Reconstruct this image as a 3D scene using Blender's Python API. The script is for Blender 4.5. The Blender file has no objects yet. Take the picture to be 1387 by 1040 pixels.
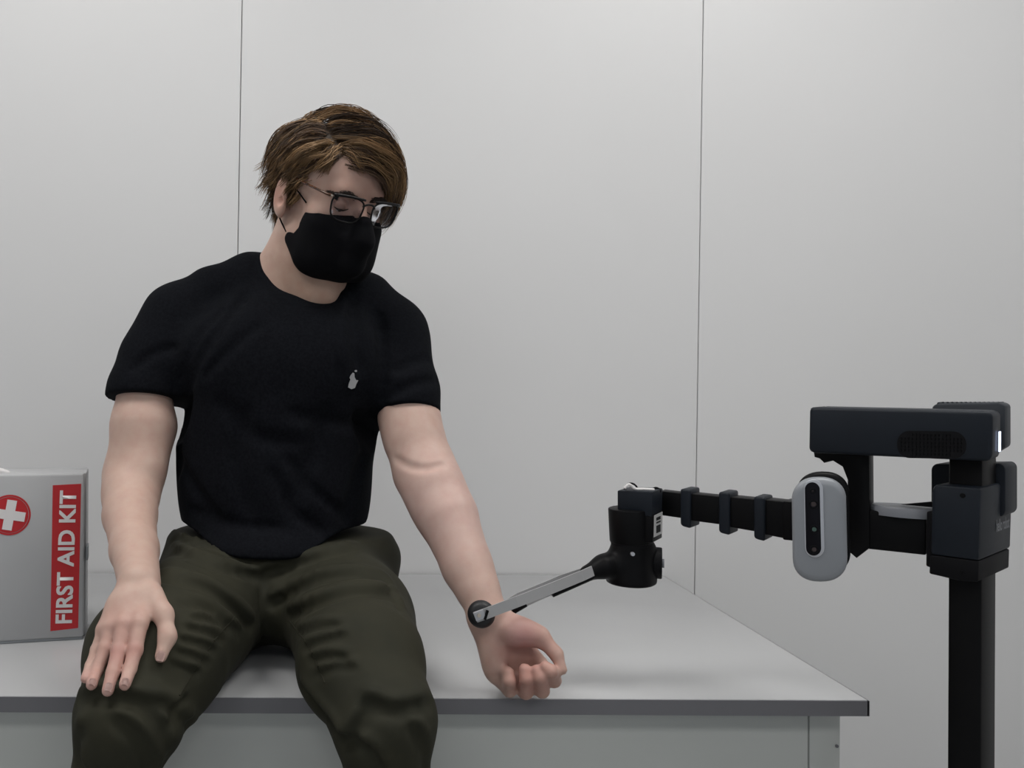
import bpy, bmesh, math, random
import numpy as np
from mathutils import Matrix, Vector
random.seed(3); rng = np.random.default_rng(5)
C = bpy.context.scene.collection
scene = bpy.context.scene
PI = math.pi

# ------------------------------------------------------------------ camera
FPX, CX, CY, ROLL = 1215.0, 440.0, 500.0, math.radians(0.27)
TZ = 0.75                    # table top height
H = TZ + 0.458               # camera height
TY = 1.25                    # table front edge
WY = 2.0156                  # back wall
cam = bpy.data.cameras.new('camera'); cam_o = bpy.data.objects.new('camera', cam); C.objects.link(cam_o)
cam.sensor_width = 36; cam.lens = 36 * FPX / 1387
cam.shift_x = (693.5 - CX) / 1387; cam.shift_y = -(520 - CY) / 1387
cam.clip_start = 0.02
cam_o.matrix_world = Matrix.Translation((0, 0, H)) @ Matrix.Rotation(PI/2, 4, 'X') @ Matrix.Rotation(ROLL, 4, 'Z')
scene.camera = cam_o
def ray(px, py):
    dx, dy = px - CX, py - CY
    c, s = math.cos(ROLL), math.sin(ROLL)
    return np.array([(dx*c + dy*s) / FPX, 1.0, -(-dx*s + dy*c) / FPX])
CAM = np.array([0, 0, H])
def P(px, py, Y): return CAM + ray(px, py) * Y

# ------------------------------------------------------------------ light and exposure
world = bpy.data.worlds.new('world'); scene.world = world; world.use_nodes = True
world.node_tree.nodes['Background'].inputs[0].default_value = (0.86, 0.93, 1.0, 1)
world.node_tree.nodes['Background'].inputs[1].default_value = 0.37
def area(name, loc, size, power, rot=(0, 0, 0), col=(1, 1, 1)):
    l = bpy.data.lights.new(name, 'AREA'); l.shape = 'RECTANGLE'; l.size, l.size_y = size
    l.energy = power; l.color = col
    o = bpy.data.objects.new(name, l); o.location = loc; o.rotation_euler = rot; C.objects.link(o); return o
CEIL = 2.75
LAMPS = [(-0.75, 1.02, 9.9), (1.05, 1.06, 10.5), (-0.75, -0.9, 3.4), (1.05, -0.9, 3.4)]
for i, (lx, ly, pw) in enumerate(LAMPS):
    area('ceiling_lamp_light', (lx, ly, CEIL - 0.035), (1.15, 0.55), pw, col=(1.0, 0.985, 0.955))
vs = scene.view_settings
vs.view_transform = 'Standard'; vs.look = 'None'; vs.gamma = 1; vs.use_curve_mapping = False; vs.exposure = 0.15

# ------------------------------------------------------------------ materials
def mat(name, col, rough=0.5, metal=0.0, noise=None, bump=None, sss=0, spec=None, coat=0, emit=None):
    m = bpy.data.materials.new(name); m.use_nodes = True
    nt = m.node_tree; b = nt.nodes['Principled BSDF']
    b.inputs['Base Color'].default_value = (*col, 1); b.inputs['Roughness'].default_value = rough
    b.inputs['Metallic'].default_value = metal
    if spec is not None: b.inputs['Specular IOR Level'].default_value = spec
    if coat: b.inputs['Coat Weight'].default_value = coat
    if sss:
        b.inputs['Subsurface Weight'].default_value = sss
        b.inputs['Subsurface Radius'].default_value = (1.0, 0.35, 0.2); b.inputs['Subsurface Scale'].default_value = 0.006
    if emit:
        b.inputs['Emission Color'].default_value = (*emit[0], 1); b.inputs['Emission Strength'].default_value = emit[1]
    tc = nt.nodes.new('ShaderNodeTexCoord')
    if noise:
        sc, amt = noise[0], noise[1]; col2 = noise[2] if len(noise) > 2 else tuple(c * (1 - amt) for c in col)
        n = nt.nodes.new('ShaderNodeTexNoise'); n.inputs['Scale'].default_value = sc; n.inputs['Detail'].default_value = 4
        r = nt.nodes.new('ShaderNodeValToRGB'); r.color_ramp.elements[0].position = .35; r.color_ramp.elements[1].position = .65
        r.color_ramp.elements[0].color = (*col, 1); r.color_ramp.elements[1].color = (*col2, 1)
        nt.links.new(tc.outputs['Object'], n.inputs['Vector']); nt.links.new(n.outputs['Fac'], r.inputs['Fac'])
        nt.links.new(r.outputs['Color'], b.inputs['Base Color'])
    if bump:
        n = nt.nodes.new('ShaderNodeTexNoise'); n.inputs['Scale'].default_value = bump[0]; n.inputs['Detail'].default_value = 3
        bp = nt.nodes.new('ShaderNodeBump'); bp.inputs['Strength'].default_value = bump[1]; bp.inputs['Distance'].default_value = bump[2] if len(bump) > 2 else 0.001
        nt.links.new(tc.outputs['Object'], n.inputs['Vector']); nt.links.new(n.outputs['Fac'], bp.inputs['Height'])
        nt.links.new(bp.outputs['Normal'], b.inputs['Normal'])
    return m
M = {}
M['wall'] = mat('painted_panel', (0.685, 0.685, 0.693), 0.42, noise=(1.3, 0.03), bump=(60, .05, .0005))
M['joint'] = mat('panel_joint', (0.50, 0.49, 0.47), 0.8)
M['ceiling'] = mat('ceiling_tile', (0.75, 0.75, 0.74), 0.9, bump=(90, .3))
M['floor'] = mat('floor_vinyl', (0.42, 0.42, 0.41), 0.4, noise=(9, .12))
M['top'] = mat('white_laminate', (0.475, 0.48, 0.49), 0.26, noise=(3, .02), bump=(200, .03, .0003))
M['edge'] = mat('grey_edge_band', (0.15, 0.15, 0.165), 0.45)
M['panel'] = mat('grey_panel', (0.52, 0.54, 0.525), 0.5, noise=(4, .03))
M['lamp'] = mat('lamp_diffuser', (0.9, 0.9, 0.9), 0.5, emit=((1, .98, .95), 3.0))
M['lampframe'] = mat('lamp_frame', (0.8, 0.8, 0.8), 0.4)
M['kit'] = mat('white_painted_metal', (0.445, 0.45, 0.46), 0.33, noise=(7, .04), bump=(30, .05))
M['kit_edge'] = mat('grey_metal_edge', (0.30, 0.32, 0.34), 0.4)
M['red'] = mat('red_print', (0.50, 0.015, 0.02), 0.45, noise=(30, .1))
M['white'] = mat('white_print', (0.74, 0.72, 0.72), 0.5)
M['shirt'] = mat('black_jersey', (0.0035, 0.0040, 0.0058), 0.92, noise=(260, .5, (0.0065, 0.0074, 0.0098)), bump=(900, .25, .0006), spec=.08)
M['collar'] = mat('black_rib', (0.007, 0.008, 0.011), 0.95, bump=(700, .3, .0006), spec=.1)
M['emblem'] = mat('grey_embroidery', (0.30, 0.30, 0.31), 0.8, bump=(900, .4))
M['pants'] = mat('olive_twill', (0.031, 0.030, 0.019), 0.8, noise=(14, .3, (0.024, 0.024, 0.016)), bump=(800, .2, .0005), spec=.2)
M['stitch'] = mat('olive_stitch', (0.022, 0.021, 0.013), 0.8, spec=.2)
M['mask'] = mat('black_cotton', (0.0030, 0.0030, 0.0042), 0.9, bump=(600, .2, .0006), spec=.12)
M['frame'] = mat('black_acetate', (0.004, 0.0035, 0.004), 0.4, spec=.25)
M['tort'] = mat('tortoise_acetate', (0.03, 0.012, 0.006), 0.25, noise=(120, .5, (0.10, 0.035, 0.012)))
M['gold'] = mat('hinge_metal', (0.8, 0.72, 0.62), 0.25, 1.0)
M['brow'] = mat('brow_hair', (0.022, 0.012, 0.008), 0.7)
M['eye'] = mat('eye_white', (0.45, 0.40, 0.38), 0.2)
M['iris'] = mat('iris', (0.03, 0.018, 0.01), 0.15)
M['shoe'] = mat('black_shoe', (0.012, 0.012, 0.012), 0.6)
M['rb_black'] = mat('robot_black', (0.0035, 0.0035, 0.0042), 0.45, noise=(20, .1), spec=.12)
M['rb_slate'] = mat('robot_slate', (0.0095, 0.0130, 0.0195), 0.5, noise=(25, .08), bump=(900, .1, .0003), spec=.22)
M['rb_slate2'] = mat('robot_slate_light', (0.030, 0.034, 0.042), 0.55, spec=.25)
M['rb_dark'] = mat('robot_charcoal', (0.0050, 0.0050, 0.0062), 0.6, spec=.12)
M['rb_grey'] = mat('robot_grey', (0.20, 0.21, 0.235), 0.45)
M['silver'] = mat('brushed_silver', (0.26, 0.275, 0.30), 0.42, 0.1)
M['silver_rim'] = mat('silver_rim', (0.55, 0.56, 0.6), 0.3, 0.5)
M['strip'] = mat('spring_steel_strip', (0.42, 0.42, 0.43), 0.38, 0.25)
M['rubber'] = mat('black_rubber', (0.010, 0.010, 0.012), 0.5)
M['lensglass'] = mat('dark_lens', (0.004, 0.0035, 0.006), 0.3, spec=.15)
M['lensgreen'] = mat('coated_lens', (0.05, 0.09, 0.075), 0.15)
M['lensbrown'] = mat('brown_lens', (0.035, 0.022, 0.022), 0.2)
M['led'] = mat('status_light', (0.8, 0.85, 1.0), 0.4, emit=((0.62, 0.72, 1.0), 1.4))
M['label'] = mat('paper_label', (0.45, 0.45, 0.45), 0.6)
M['text'] = mat('grey_lettering', (0.22, 0.23, 0.25), 0.5)

def skin_mat():
    m = mat('skin', (0.45, 0.29, 0.23), 0.52, sss=0.12, bump=(420, .12, .0006), spec=.35)
    nt = m.node_tree; b = nt.nodes['Principled BSDF']
    at = nt.nodes.new('ShaderNodeAttribute'); at.attribute_name = 'tone'
    tc = nt.nodes.new('ShaderNodeTexCoord')
    n = nt.nodes.new('ShaderNodeTexNoise'); n.inputs['Scale'].default_value = 55; n.inputs['Detail'].default_value = 5
    mx = nt.nodes.new('ShaderNodeMix'); mx.data_type = 'RGBA'; mx.blend_type = 'MULTIPLY'; mx.inputs['Factor'].default_value = .35
    r = nt.nodes.new('ShaderNodeValToRGB'); r.color_ramp.elements[0].position = .3; r.color_ramp.elements[1].position = .7
    r.color_ramp.elements[0].color = (.80, .62, .60, 1); r.color_ramp.elements[1].color = (1, 1, 1, 1)
    nt.links.new(tc.outputs['Object'], n.inputs['Vector']); nt.links.new(n.outputs['Fac'], r.inputs['Fac'])
    nt.links.new(at.outputs['Color'], mx.inputs['A']); nt.links.new(r.outputs['Color'], mx.inputs['B'])
    nt.links.new(mx.outputs['Result'], b.inputs['Base Color'])
    return m
M['skin'] = skin_mat()
def hair_mat():
    m = mat('brown_hair', (0.1, 0.05, 0.02), 0.48, spec=.4)
    nt = m.node_tree; at = nt.nodes.new('ShaderNodeAttribute'); at.attribute_name = 'tone'
    nt.links.new(at.outputs['Color'], nt.nodes['Principled BSDF'].inputs['Base Color']); return m
M['hair'] = hair_mat()
def lens_mat():
    m = bpy.data.materials.new('spectacle_lens'); m.use_nodes = True; nt = m.node_tree
    nt.nodes.remove(nt.nodes['Principled BSDF']); out = nt.nodes['Material Output']
    t = nt.nodes.new('ShaderNodeBsdfTransparent'); t.inputs[0].default_value = (.93, .93, .95, 1)
    g = nt.nodes.new('ShaderNodeBsdfGlossy'); g.inputs['Roughness'].default_value = .05; g.inputs[0].default_value = (1, 1, 1, 1)
    f = nt.nodes.new('ShaderNodeFresnel'); f.inputs[0].default_value = 1.12
    x = nt.nodes.new('ShaderNodeMixShader')
    nt.links.new(f.outputs[0], x.inputs[0]); nt.links.new(t.outputs[0], x.inputs[1]); nt.links.new(g.outputs[0], x.inputs[2])
    nt.links.new(x.outputs[0], out.inputs['Surface']); return m
M['lens'] = lens_mat()

# ------------------------------------------------------------------ object helpers
def link(name, me, m, parent=None, smooth=False):
    o = bpy.data.objects.new(name, me); C.objects.link(o)
    if m: me.materials.append(m)
    if smooth:
        me.polygons.foreach_set('use_smooth', [True] * len(me.polygons))
    if parent is not None:
        o.parent = parent; o.matrix_parent_inverse = Matrix.Translation(-parent.location) if parent.parent is None else Matrix.Identity(4)
    return o
def obj(name, bm, m, parent=None, smooth=False, angle=None):
    bmesh.ops.recalc_face_normals(bm, faces=bm.faces)
    me = bpy.data.meshes.new(name); bm.to_mesh(me); bm.free()
    if angle is not None:
        me.polygons.foreach_set('use_smooth', [True] * len(me.polygons))
        o = link(name, me, m, parent)
        me.set_sharp_from_angle(angle=math.radians(angle)); return o
    return link(name, me, m, parent, smooth)
def thing(name, label, cat, loc=(0, 0, 0), group=None):
    o = bpy.data.objects.new(name, None); C.objects.link(o); o.location = loc; o.empty_display_size = .1
    o['label'] = label; o['category'] = cat
    if group: o['group'] = group
    return o
def bx(bm, lo, hi, bevel=0.0, seg=2):
    r = bmesh.ops.create_cube(bm, size=1.0)
    vs_ = r['verts']
    for v in vs_:
        for i in range(3): v.co[i] = lo[i] if v.co[i] < 0 else hi[i]
    if bevel:
        es = list({e for v in vs_ for e in v.link_edges})
        bmesh.ops.bevel(bm, geom=es, offset=bevel, segments=seg, affect='EDGES', profile=.5)
def box_obj(name, lo, hi, m, parent=None, bevel=.002):
    bm = bmesh.new(); bx(bm, lo, hi, bevel); return obj(name, bm, m, parent, angle=35)
def prism(pts, ext, bevel=0.0, seg=2, bm=None):
    """closed 3-D polygon swept along ext"""
    bm = bm or bmesh.new(); ext = Vector(ext)
    a = [bm.verts.new(Vector(p)) for p in pts]; b = [bm.verts.new(Vector(p) + ext) for p in pts]
    n = len(a); fs = [bm.faces.new(a), bm.faces.new(b[::-1])]
    for i in range(n): fs.append(bm.faces.new((a[i], b[i], b[(i+1) % n], a[(i+1) % n])))
    bmesh.ops.recalc_face_normals(bm, faces=fs)
    if bevel:
        es = list({e for f in fs[:2] for e in f.edges})
        if n <= 8: es = list({e for f in fs for e in f.edges})
        bmesh.ops.bevel(bm, geom=es, offset=bevel, segments=seg, affect='EDGES', profile=.5)
    return bm
def tube(pts, rad, sides=8, bm=None, close=False, caps=True, flat=None):
    """swept tube; rad a number or a list"""
    bm = bm or bmesh.new(); pts = [Vector(p) for p in pts]; n = len(pts)
    if not hasattr(rad, '__len__'): rad = [rad] * n
    rings = []; up = None
    for i, p in enumerate(pts):
        a = pts[(i-1) % n] if (close or i) else p; b = pts[(i+1) % n] if (close or i < n-1) else p
        t = (b - a).normalized()
        if up is None:
            up = Vector((0, 0, 1)) if abs(t.z) < .9 else Vector((1, 0, 0))
        s = t.cross(up).normalized(); up = s.cross(t).normalized()
        ring = []
        for k in range(sides):
            an = 2*PI*k/sides
            ring.append(bm.verts.new(p + (s*math.cos(an) + up*math.sin(an)) * rad[i]))
        rings.append(ring)
    for i in range(n if close else n-1):
        A, B = rings[i], rings[(i+1) % n]
        for k in range(sides): bm.faces.new((A[k], A[(k+1) % sides], B[(k+1) % sides], B[k]))
    if caps and not close: bm.faces.new(rings[0][::-1]); bm.faces.new(rings[-1])
    return bm
def cyl(a, b, r1, r2=None, sides=24, bm=None, bevel=0.0):
    a, b = Vector(a), Vector(b); r2 = r1 if r2 is None else r2
    L = (b-a).length; t = (b-a).normalized()
    if bevel:
        e = bevel
        return tube([a, a + t*e*.3, a + t*e, b - t*e, b - t*e*.3, b], [r1-e, r1-e*.3, r1, r2, r2-e*.3, r2-e], sides, bm)
    return tube([a, b], [r1, r2], sides, bm)
def catmull(pts, sub=8, close=False):
    pts = [np.array(p, float) for p in pts]; n = len(pts); out = []
    rngi = range(n) if close else range(n-1)
    for i in rngi:
        if close: p0, p1, p2, p3 = pts[(i-1) % n], pts[i], pts[(i+1) % n], pts[(i+2) % n]
        else: p0, p1, p2, p3 = pts[max(i-1, 0)], pts[i], pts[i+1], pts[min(i+2, n-1)]
        for k in range(sub):
            t = k/sub
            out.append(.5*((2*p1) + (-p0+p2)*t + (2*p0-5*p1+4*p2-p3)*t*t + (-p0+3*p1-3*p2+p3)*t**3))
    if not close: out.append(pts[-1])
    return out

# ------------------------------------------------------------------ implicit surfaces (numpy)
def V(*a): return np.array(a, float)
class Field:
    def __init__(s): s.ops = []
    def ell(s, c, r, R=None, k=.02, mode='u'):
        c = np.array(c, float); r = np.array(r, float); R = np.eye(3) if R is None else np.array(R, float)   # rows of R: local axes
        def f(p):
            q = (p - c) @ R.T
            k0 = np.sqrt(((q/r)**2).sum(-1)); k1 = np.sqrt(((q/(r*r))**2).sum(-1)) + 1e-9
            return k0*(k0-1)/k1
        s.ops.append((mode, f, k)); return s
    def cap(s, a, b, ra, rb=None, k=.02, mode='u', flat=None):
        a = np.array(a, float); b = np.array(b, float); rb = ra if rb is None else rb; ba = b - a; L2 = (ba*ba).sum() + 1e-12
        if flat is not None: n = np.array(flat[0], float); n /= np.linalg.norm(n); fs = flat[1] - 1
        def f(p):
            q = p - a; t = np.clip((q @ ba)/L2, 0, 1); d = q - t[..., None]*ba
            if flat is not None: d = d + (d @ n)[..., None]*n*fs
            return np.sqrt((d*d).sum(-1)) - (ra + (rb-ra)*t)
        s.ops.append((mode, f, k)); return s
    def chain(s, pts, rs, k=.02, mode='u', flat=None):
        for i in range(len(pts)-1): s.cap(pts[i], pts[i+1], rs[i], rs[i+1], k=k if i == 0 else min(k, .012), mode=mode, flat=flat)
        return s
    def fn(s, f, k=.0, mode='u'): s.ops.append((mode, f, k)); return s
    def plane(s, c, n, k=.004):            # keep the side the normal points away from
        c = np.array(c, float); n = np.array(n, float); n /= np.linalg.norm(n)
        s.ops.append(('i', lambda p: (p - c) @ n, k)); return s
    def fold(s, pts, sig, amp):            # amp>0 carves a groove, <0 raises a ridge
        for i in range(len(pts)-1):
            a = np.array(pts[i], float); b = np.array(pts[i+1], float); ba = b-a; L2 = (ba*ba).sum()+1e-12
            def f(p, a=a, ba=ba, L2=L2):
                q = p-a; t = np.clip((q @ ba)/L2, 0, 1); d = q - t[..., None]*ba
                return np.sqrt((d*d).sum(-1))
            s.ops.append(('f', f, (sig, amp, i, len(pts)-1)))
        return s
    def __call__(s, p, act=None):
        d = None; foldacc = None
        for i, (mode, f, k) in enumerate(s.ops):
            if act is not None and not act[i]: 
                continue
            v = f(p)
            if mode == 'f':
                sig, amp, j, n = k
                w = amp*.7*np.exp(-(v/sig)**2)
                foldacc = w if foldacc is None else foldacc + w
                continue
            if d is None: d = v if mode == 'u' else np.full(v.shape, 1.0)
            elif mode == 'u':
                h = np.clip(.5 + .5*(d-v)/max(k, 1e-6), 0, 1); d = d*(1-h) + v*h - k*h*(1-h)
            elif mode == 's':
                h = np.clip(.5 - .5*(d+v)/max(k, 1e-6), 0, 1); d = d*(1-h) - v*h + k*h*(1-h)
            elif mode == 'i':
                h = np.clip(.5 - .5*(d-v)/max(k, 1e-6), 0, 1); d = d*(1-h) + v*h + k*h*(1-h)
        if d is None: d = np.full(p.shape[:-1], 1.0)
        if foldacc is not None: d = d + foldacc
        return d
    def active(s, c, R):
        """which ops matter inside a ball (c, R)"""
        vals = [float(f(c[None])[0]) for (_, f, _) in s.ops]
        us = [v for v, (m, _, _) in zip(vals, s.ops) if m == 'u']; dm = min(us)
        act = []
        for v, (m, f, k) in zip(vals, s.ops):
            if m == 'u': act.append(v - R <= dm + R + k + .004)
            elif m == 's': act.append(v < R + k + .012)
            elif m == 'i': act.append(v > -(R + k + .012) - .02)
            elif m == 'f': act.append(v < R + 2.5*k[0])
        return act
    def trace(s, px, py, y0=.8):
        d = ray(px, py); L = np.linalg.norm(d); t = y0
        for _ in range(140):
            v = float(s((CAM + d*t)[None])[0]); t += v*.7/L
            if abs(v) < 2e-4: break
            if t > 3: return None
        return CAM + d*t
def surface(F, lo, hi, h, smooth=1):
    B = 12
    lo = np.array(lo, float); n = (np.ceil((np.array(hi)-lo)/h/B).astype(int))*B
    g = np.full(tuple(n+1), 1.0, np.float32)
    R = B*h*math.sqrt(3)/2
    nb = n//B
    ax = [lo[i] + (np.arange(nb[i])+.5)*B*h for i in range(3)]
    cc = np.stack(np.meshgrid(*ax, indexing='ij'), -1)
    dc = F(cc.reshape(-1, 3)).reshape(cc.shape[:3])
    loc = np.arange(B+1)*h
    L = np.stack(np.meshgrid(loc, loc, loc, indexing='ij'), -1)
    for i in range(nb[0]):
        for j in range(nb[1]):
            for k in range(nb[2]):
                d = dc[i, j, k]; sl = (slice(i*B, i*B+B+1), slice(j*B, j*B+B+1), slice(k*B, k*B+B+1))
                if abs(d) > R*1.9 + .006:
                    if d < 0: g[i*B+1:i*B+B, j*B+1:j*B+B, k*B+1:k*B+B] = -1; g[sl] = np.where(g[sl] == 1.0, -1.0, g[sl])
                    continue
                c = cc[i, j, k]; act = F.active(c, R)
                o = c - B*h/2
                g[sl] = F(L + o, act)
    # naive surface nets
    s = g < 0
    c000 = s[:-1, :-1, :-1]; cnt = np.zeros(c000.shape, np.int8)
    for dx in (0, 1):
        for dy in (0, 1):
            for dz in (0, 1): cnt += s[dx:s.shape[0]-1+dx, dy:s.shape[1]-1+dy, dz:s.shape[2]-1+dz]
    actv = (cnt > 0) & (cnt < 8)
    I = np.argwhere(actv); idx = -np.ones(actv.shape, np.int32); idx[tuple(I.T)] = np.arange(len(I))
    acc = np.zeros((len(I), 3)); w = np.zeros(len(I))
    for a in range(3):
        o1, o2 = [x for x in range(3) if x != a]
        for u in (0, 1):
            for v in (0, 1):
                off = np.zeros(3, int); off[o1] = u; off[o2] = v; off2 = off.copy(); off2[a] = 1
                A = g[tuple((I+off).T)].astype(float); Bv = g[tuple((I+off2).T)].astype(float)
                m = (A < 0) != (Bv < 0); t = np.where(m, A/np.where(m, A-Bv, 1), 0)
                pt = np.repeat(off[None].astype(float), len(I), 0); pt[:, a] = t
                acc += pt*m[:, None]; w += m
    verts = lo + (I + acc/w[:, None])*h
    faces = []
    for a in range(3):
        o1, o2 = (a+1) % 3, (a+2) % 3
        sl0 = [slice(1, -1)]*3; sl0[a] = slice(0, -1); sl1 = list(sl0); sl1[a] = slice(1, None)
        A = s[tuple(sl0)]; Bv = s[tuple(sl1)]
        E = np.argwhere(A != Bv)
        if not len(E): continue
        inside = A[tuple(E.T)]
        base = E.copy(); base[:, o1] += 1; base[:, o2] += 1
        def cell(d1, d2):
            q = base.copy(); q[:, o1] -= d1; q[:, o2] -= d2; return idx[tuple(q.T)]
        q = np.stack([cell(1, 1), cell(0, 1), cell(0, 0), cell(1, 0)], 1)
        q[~inside] = q[~inside][:, ::-1]
        faces.append(q)
    faces = np.concatenate(faces)
    faces = faces[(faces >= 0).all(1)]
    e = np.concatenate([faces[:, [0, 1]], faces[:, [1, 2]], faces[:, [2, 3]], faces[:, [3, 0]]])
    for _ in range(smooth):
        sm = np.zeros_like(verts); c = np.zeros(len(verts))
        for k in range(3): sm[:, k] = np.bincount(e[:, 0], verts[e[:, 1], k], len(verts)) + np.bincount(e[:, 1], verts[e[:, 0], k], len(verts))
        c = np.bincount(e[:, 0], minlength=len(verts)) + np.bincount(e[:, 1], minlength=len(verts))
        verts = verts*.5 + .5*sm/np.maximum(c, 1)[:, None]
    return verts, faces
def mesh_from(name, verts, faces):
    me = bpy.data.meshes.new(name)
    me.vertices.add(len(verts)); me.vertices.foreach_set('co', verts.astype(np.float32).ravel())
    nf, k = faces.shape
    me.loops.add(nf*k); me.loops.foreach_set('vertex_index', faces.astype(np.int32).ravel())
    me.polygons.add(nf); me.polygons.foreach_set('loop_start', np.arange(0, nf*k, k, dtype=np.int32))
    me.update(calc_edges=True); me.validate()
    me.polygons.foreach_set('use_smooth', np.ones(len(me.polygons), bool))
    return me
def sdf_obj(name, F, lo, hi, h, m, parent, smooth=1):
    v, f = surface(F, lo, hi, h, smooth)
    me = mesh_from(name, v, f); return link(name, me, m, parent)
def set_tone(me, cols):
    a = me.attributes.new('tone', 'FLOAT_COLOR', 'POINT')
    a.data.foreach_set('color', np.concatenate([cols, np.ones((len(cols), 1))], 1).astype(np.float32).ravel())

# ================================================================== ROOM
def struct(o): o['kind'] = 'structure'; return o
X0, X1, YB = -2.3, 2.4, -2.6
wb = struct(box_obj('wall_back', (X0, WY+.012, 0), (X1, WY+.12, CEIL), M['joint'], None, 0))
def seam(px, py): return P(px, py, WY)
sa0, sa1 = seam(328, 0), seam(322, 345)
sb0, sb1 = seam(953, 0), seam(941, 800)
def at_z(a, b, z): t = (z-a[2])/(b[2]-a[2]); return a[0] + (b[0]-a[0])*t
def panel(xs_bot, xs_top):
    g = .0008
    pts = [(xs_bot[0]+g, WY, 0), (xs_bot[1]-g, WY, 0), (xs_top[1]-g, WY, CEIL), (xs_top[0]+g, WY, CEIL)]
    return obj('wall_panel', prism(pts, (0, .013, 0), .0012, 1), M['wall'], wb)
A0, A1 = at_z(sa0, sa1, 0), at_z(sa0, sa1, CEIL); B0, B1 = at_z(sb0, sb1, 0), at_z(sb0, sb1, CEIL)
w_ = B0 - A0
panel((X0, A0), (X0, A1)); panel((A0, B0), (A1, B1)); panel((B0, B0+w_), (B1, B1+w_)); panel((B0+w_, X1), (B1+w_, X1))
struct(box_obj('wall_left', (X0-.1, YB, 0), (X0, WY+.12, CEIL), M['wall'], None, 0))
struct(box_obj('wall_right', (X1, YB, 0), (X1+.1, WY+.12, CEIL), M['wall'], None, 0))
struct(box_obj('floor', (X0-.1, YB, -.1), (X1+.1, WY+.12, 0), M['floor'], None, 0))
struct(box_obj('ceiling', (X0-.1, YB, CEIL), (X1+.1, WY+.12, CEIL+.1), M['ceiling'], None, 0))
bl = box_obj('baseboard_back', (X0, WY-.012, 0), (X1, WY-.0002, .09), M['edge'], None, .002); struct(bl)
pos = ['over the table', 'over the robot', 'behind the camera on the left', 'behind the camera on the right']
for (lx, ly, pw), w in zip(LAMPS, pos):
    t = thing('ceiling_lamp', 'flat white rectangular ceiling lamp ' + w, 'lamp', (lx, ly, CEIL))
    bm = bmesh.new()
    for a, b in (((-.62, -.32), (.62, -.28)), ((-.62, .28), (.62, .32)), ((-.62, -.28), (-.58, .28)), ((.58, -.28), (.62, .28))):
        bx(bm, (lx+a[0], ly+a[1], CEIL-.03), (lx+b[0], ly+b[1], CEIL-.0005))
    obj('frame', bm, M['lampframe'], t)
    box_obj('diffuser', (lx-.58, ly-.28, CEIL-.025), (lx+.58, ly+.28, CEIL-.012), M['lamp'], t, 0)

# ================================================================== TABLE
tr = P(1177, 948, TY); TX1 = tr[0]; TX0 = -1.05; TH = .0215
tb = thing('table', 'long white laminate table with a grey edge and panelled front', 'table', (0.1, 1.6, 0))
box_obj('tabletop', (TX0, TY+.002, TZ-TH), (TX1-.001, WY-.006, TZ), M['top'], tb, .0012)
bm = bmesh.new()
bx(bm, (TX0, TY, TZ-TH-.0005), (TX1, TY+.003, TZ-.0008)); bx(bm, (TX1-.002, TY, TZ-TH-.0005), (TX1+.001, WY-.006, TZ-.0008))
obj('edge_band', bm, M['edge'], tb)
PY = TY + .035
lx1 = P(1138, 1000, PY)[0]; lx0 = P(1096, 1000, PY)[0]
box_obj('leg', (lx0+.0008, PY, 0), (lx1, PY+.045, TZ-TH-.0006), M['panel'], tb, .0012)
box_obj('leg', (lx0+.0008, WY-.07, 0), (lx1, WY-.03, TZ-TH-.0006), M['panel'], tb, .0012)
box_obj('leg', (TX0+.03, PY, 0), (TX0+.075, PY+.045, TZ-TH-.0006), M['panel'], tb, .0012)
box_obj('front_panel', (TX0+.077, PY+.001, .08), (lx0-.0008, PY+.02, TZ-TH-.0006), M['panel'], tb, .001)
box_obj('side_panel', (lx1-.02, PY+.046, .08), (lx1-.001, WY-.071, TZ-TH-.0006), M['panel'], tb, .001)
b_ = P(1135, 1010, PY); obj('screw', cyl(b_+V(-.002, 0, 0), b_+V(-.002, -.002, 0), .0022, sides=12), M['edge'], tb)

# ================================================================== FIRST AID KIT
KY = .458*FPX/368
kr = P(113, 868, KY)[0]; ktop = P(100, 641, KY)[2]; KW = .37; KD = .105
kit = thing('first_aid_kit', 'white metal first aid kit with red cross, standing on the table at the left', 'first aid kit', (kr, KY, TZ))
box_obj('case', (kr-KW, KY+.022, TZ), (kr+.003, KY+KD, ktop-.001), M['kit'], kit, .004)
box_obj('lid', (kr-KW, KY, TZ+.004), (kr, KY+.0215, ktop), M['kit'], kit, .005)
box_obj('base_trim', (kr-KW+.002, KY+.003, TZ), (kr-.002, KY+.02, TZ+.0045), M['kit_edge'], kit, .001)
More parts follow.
